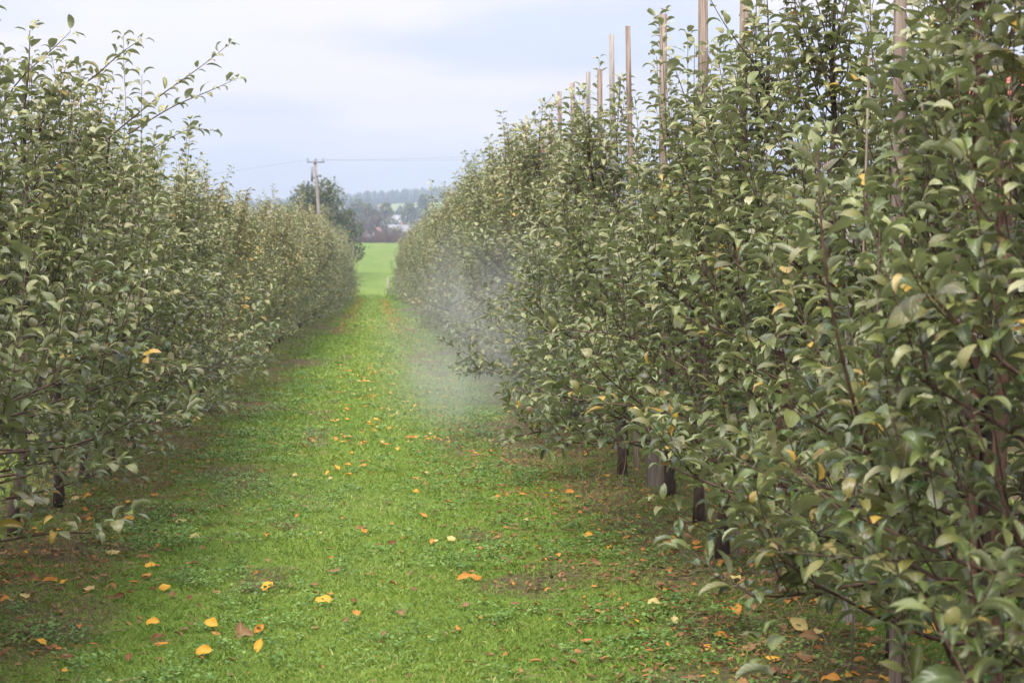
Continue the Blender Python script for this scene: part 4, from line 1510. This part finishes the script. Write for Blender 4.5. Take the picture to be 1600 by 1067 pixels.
# ------------------------------------------------------------------ far wooded ridge
def build_forest():
    r_ = np.random.default_rng(99)
    acc = Acc()
    n = 9000
    x = r_.uniform(-700, 900, n)
    y = r_.uniform(1060, 1480, n)
    H = r_.uniform(5, 9.5, n)
    keep = vnoise(x, y, 90, 71, 2) > 0.22
    x, y, H = x[keep], y[keep], H[keep]
    extra = 1200
    x = np.concatenate([x, r_.uniform(-260, 330, extra)])
    y = np.concatenate([y, r_.uniform(640, 1040, extra)])
    H = np.concatenate([H, r_.uniform(3, 6, extra)])
    bad = (x > 0) & (x < 62) & (y > 740) & (y < 1040)
    x, y, H = x[~bad], y[~bad], H[~bad]
    z = height(x, y)
    n = len(x)
    k = 6
    ang = np.arange(k) / k * 2 * np.pi
    prof = [(0.0, 0.25), (0.25, 0.42), (0.6, 0.30), (0.85, 0.14)]
    V = []
    for (t, r) in prof:
        rr = H[:, None] * r * r_.uniform(0.6, 1.25, (n, k)) * 0.8
        V.append(np.stack([x[:, None] + np.cos(ang) * rr, y[:, None] + np.sin(ang) * rr, (z + H * t)[:, None] + H[:, None] * r_.normal(size=(n, k)) * 0.04], -1))
    V.append(np.stack([x, y, z + H], -1)[:, None, :])
    V = np.concatenate(V, 1)
    m = V.shape[1]
    quads = [(i * k + j, i * k + (j + 1) % k, (i + 1) * k + (j + 1) % k, (i + 1) * k + j) for i in range(3) for j in range(k)]
    tris = [(3 * k + j, 3 * k + (j + 1) % k, 4 * k) for j in range(k)]
    off = np.arange(n)[:, None, None] * m
    tone = np.zeros((n, 4))
    tone[:, 0] = np.clip(vnoise(x, y, 60, 73, 2) * 0.8 + r_.normal(size=n) * 0.12, 0, 1)
    tone[:, 1] = (r_.uniform(size=n) < 0.12) * 0.35
    tone[:, 3] = 1
    acc.add(V.reshape(-1, 3), (np.array(quads)[None] + off).reshape(-1, 4), tone=np.repeat(tone, m, 0), uv=np.full((n * m, 2), 0.6))
    acc.f.append((np.array(tris)[None] + off).reshape(-1, 3))
    acc.mi.append(np.zeros(n * len(tris), np.int32))
    tag(acc.build('forest', M_FOREST), 'dark wooded ridge along the horizon', 'forest', kind='stuff')


build_forest()


# ------------------------------------------------------------------ air
def build_haze():
    a = Acc()
    a.box((100, 740, 58), (2400, 1580, 122))
    m = bpy.data.materials.new("haze_air")
    m.use_nodes = True
    nt = m.node_tree
    nt.nodes.clear()
    out = N(nt, 'ShaderNodeOutputMaterial')
    v = N(nt, 'ShaderNodeVolumePrincipled')
    v.inputs['Color'].default_value = (0.72, 0.84, 1.0, 1)
    v.inputs['Density'].default_value = 0.00055
    v.inputs['Anisotropy'].default_value = 0.2
    nt.links.new(v.outputs[0], out.inputs['Volume'])
    o = a.build('haze', m, smooth=False)
    tag(o, 'thin pale haze over the whole landscape', 'haze', kind='stuff')


build_haze()


def build_mist():
    """spray drifting out of the right-hand row across the lane"""
    c = np.array([1.0, 18.8, 0.75])
    rad = np.array([1.35, 8.0, 1.65])
    a = Acc()
    nu, nv = 28, 16
    r_ = np.random.default_rng(12)
    V, F = [], []
    for i in range(nv + 1):
        ph = math.pi * i / nv
        for j in range(nu):
            th = 2 * math.pi * j / nu
            V.append((math.sin(ph) * math.cos(th), math.sin(ph) * math.sin(th), math.cos(ph)))
    V = np.array(V)
    V = V * (0.92 + 0.16 * vnoise(V[:, 0] * 2 + 5, V[:, 1] * 2 + V[:, 2] * 1.7, 0.8, 8, 2))[:, None]
    for i in range(nv):
        for j in range(nu):
            F.append((i * nu + j, (i + 1) * nu + j, (i + 1) * nu + (j + 1) % nu, i * nu + (j + 1) % nu))
    a.add(V * rad, F)
    m = bpy.data.materials.new("spray_mist")
    m.use_nodes = True
    nt = m.node_tree
    nt.nodes.clear()
    out = N(nt, 'ShaderNodeOutputMaterial')
    v = N(nt, 'ShaderNodeVolumePrincipled')
    v.inputs['Color'].default_value = (0.97, 0.98, 1.0, 1)
    v.inputs['Anisotropy'].default_value = 0.3
    tc = N(nt, 'ShaderNodeTexCoord')
    mp = N(nt, 'ShaderNodeMapping')
    mp.inputs['Scale'].default_value = tuple(1 / rad)
    nt.links.new(tc.outputs['Object'], mp.inputs[0])
    ln = N(nt, 'ShaderNodeVectorMath', operation='LENGTH')
    nt.links.new(mp.outputs[0], ln.inputs[0])
    fall = N(nt, 'ShaderNodeMapRange', interpolation_type='SMOOTHSTEP')
    fall.inputs['From Min'].default_value = 0.95
    fall.inputs['From Max'].default_value = 0.1
    nt.links.new(ln.outputs['Value'], fall.inputs['Value'])
    mp2 = N(nt, 'ShaderNodeMapping')
    mp2.inputs['Scale'].default_value = (1.0, 0.22, 0.8)
    nt.links.new(tc.outputs['Object'], mp2.inputs[0])
    nz = N(nt, 'ShaderNodeTexNoise')
    nz.inputs['Scale'].default_value = 1.1
    nz.inputs['Detail'].default_value = 5
    nz.inputs['Roughness'].default_value = 0.6
    nt.links.new(mp2.outputs[0], nz.inputs['Vector'])
    wisp = N(nt, 'ShaderNodeMapRange')
    wisp.inputs['From Min'].default_value = 0.40
    wisp.inputs['From Max'].default_value = 0.64
    nt.links.new(nz.outputs[0], wisp.inputs['Value'])
    d = math_n(nt, 'MULTIPLY', math_n(nt, 'MULTIPLY', fall.outputs[0], wisp.outputs[0]), 0.125)
    nt.links.new(d, v.inputs['Density'])
    nt.links.new(v.outputs[0], out.inputs['Volume'])
    o = a.build('spray_mist', m)
    o.location = tuple(c)
    tag(o, 'pale spray mist drifting from the right-hand row over the lane', 'mist', kind='stuff')


build_mist()
print("objects", len(bpy.data.objects), "tris~", sum(len(m.loops) - 2 * len(m.polygons) for m in bpy.data.meshes), "leaf objs", sum(1 for o in bpy.data.objects if o.name.startswith('leaf.')))
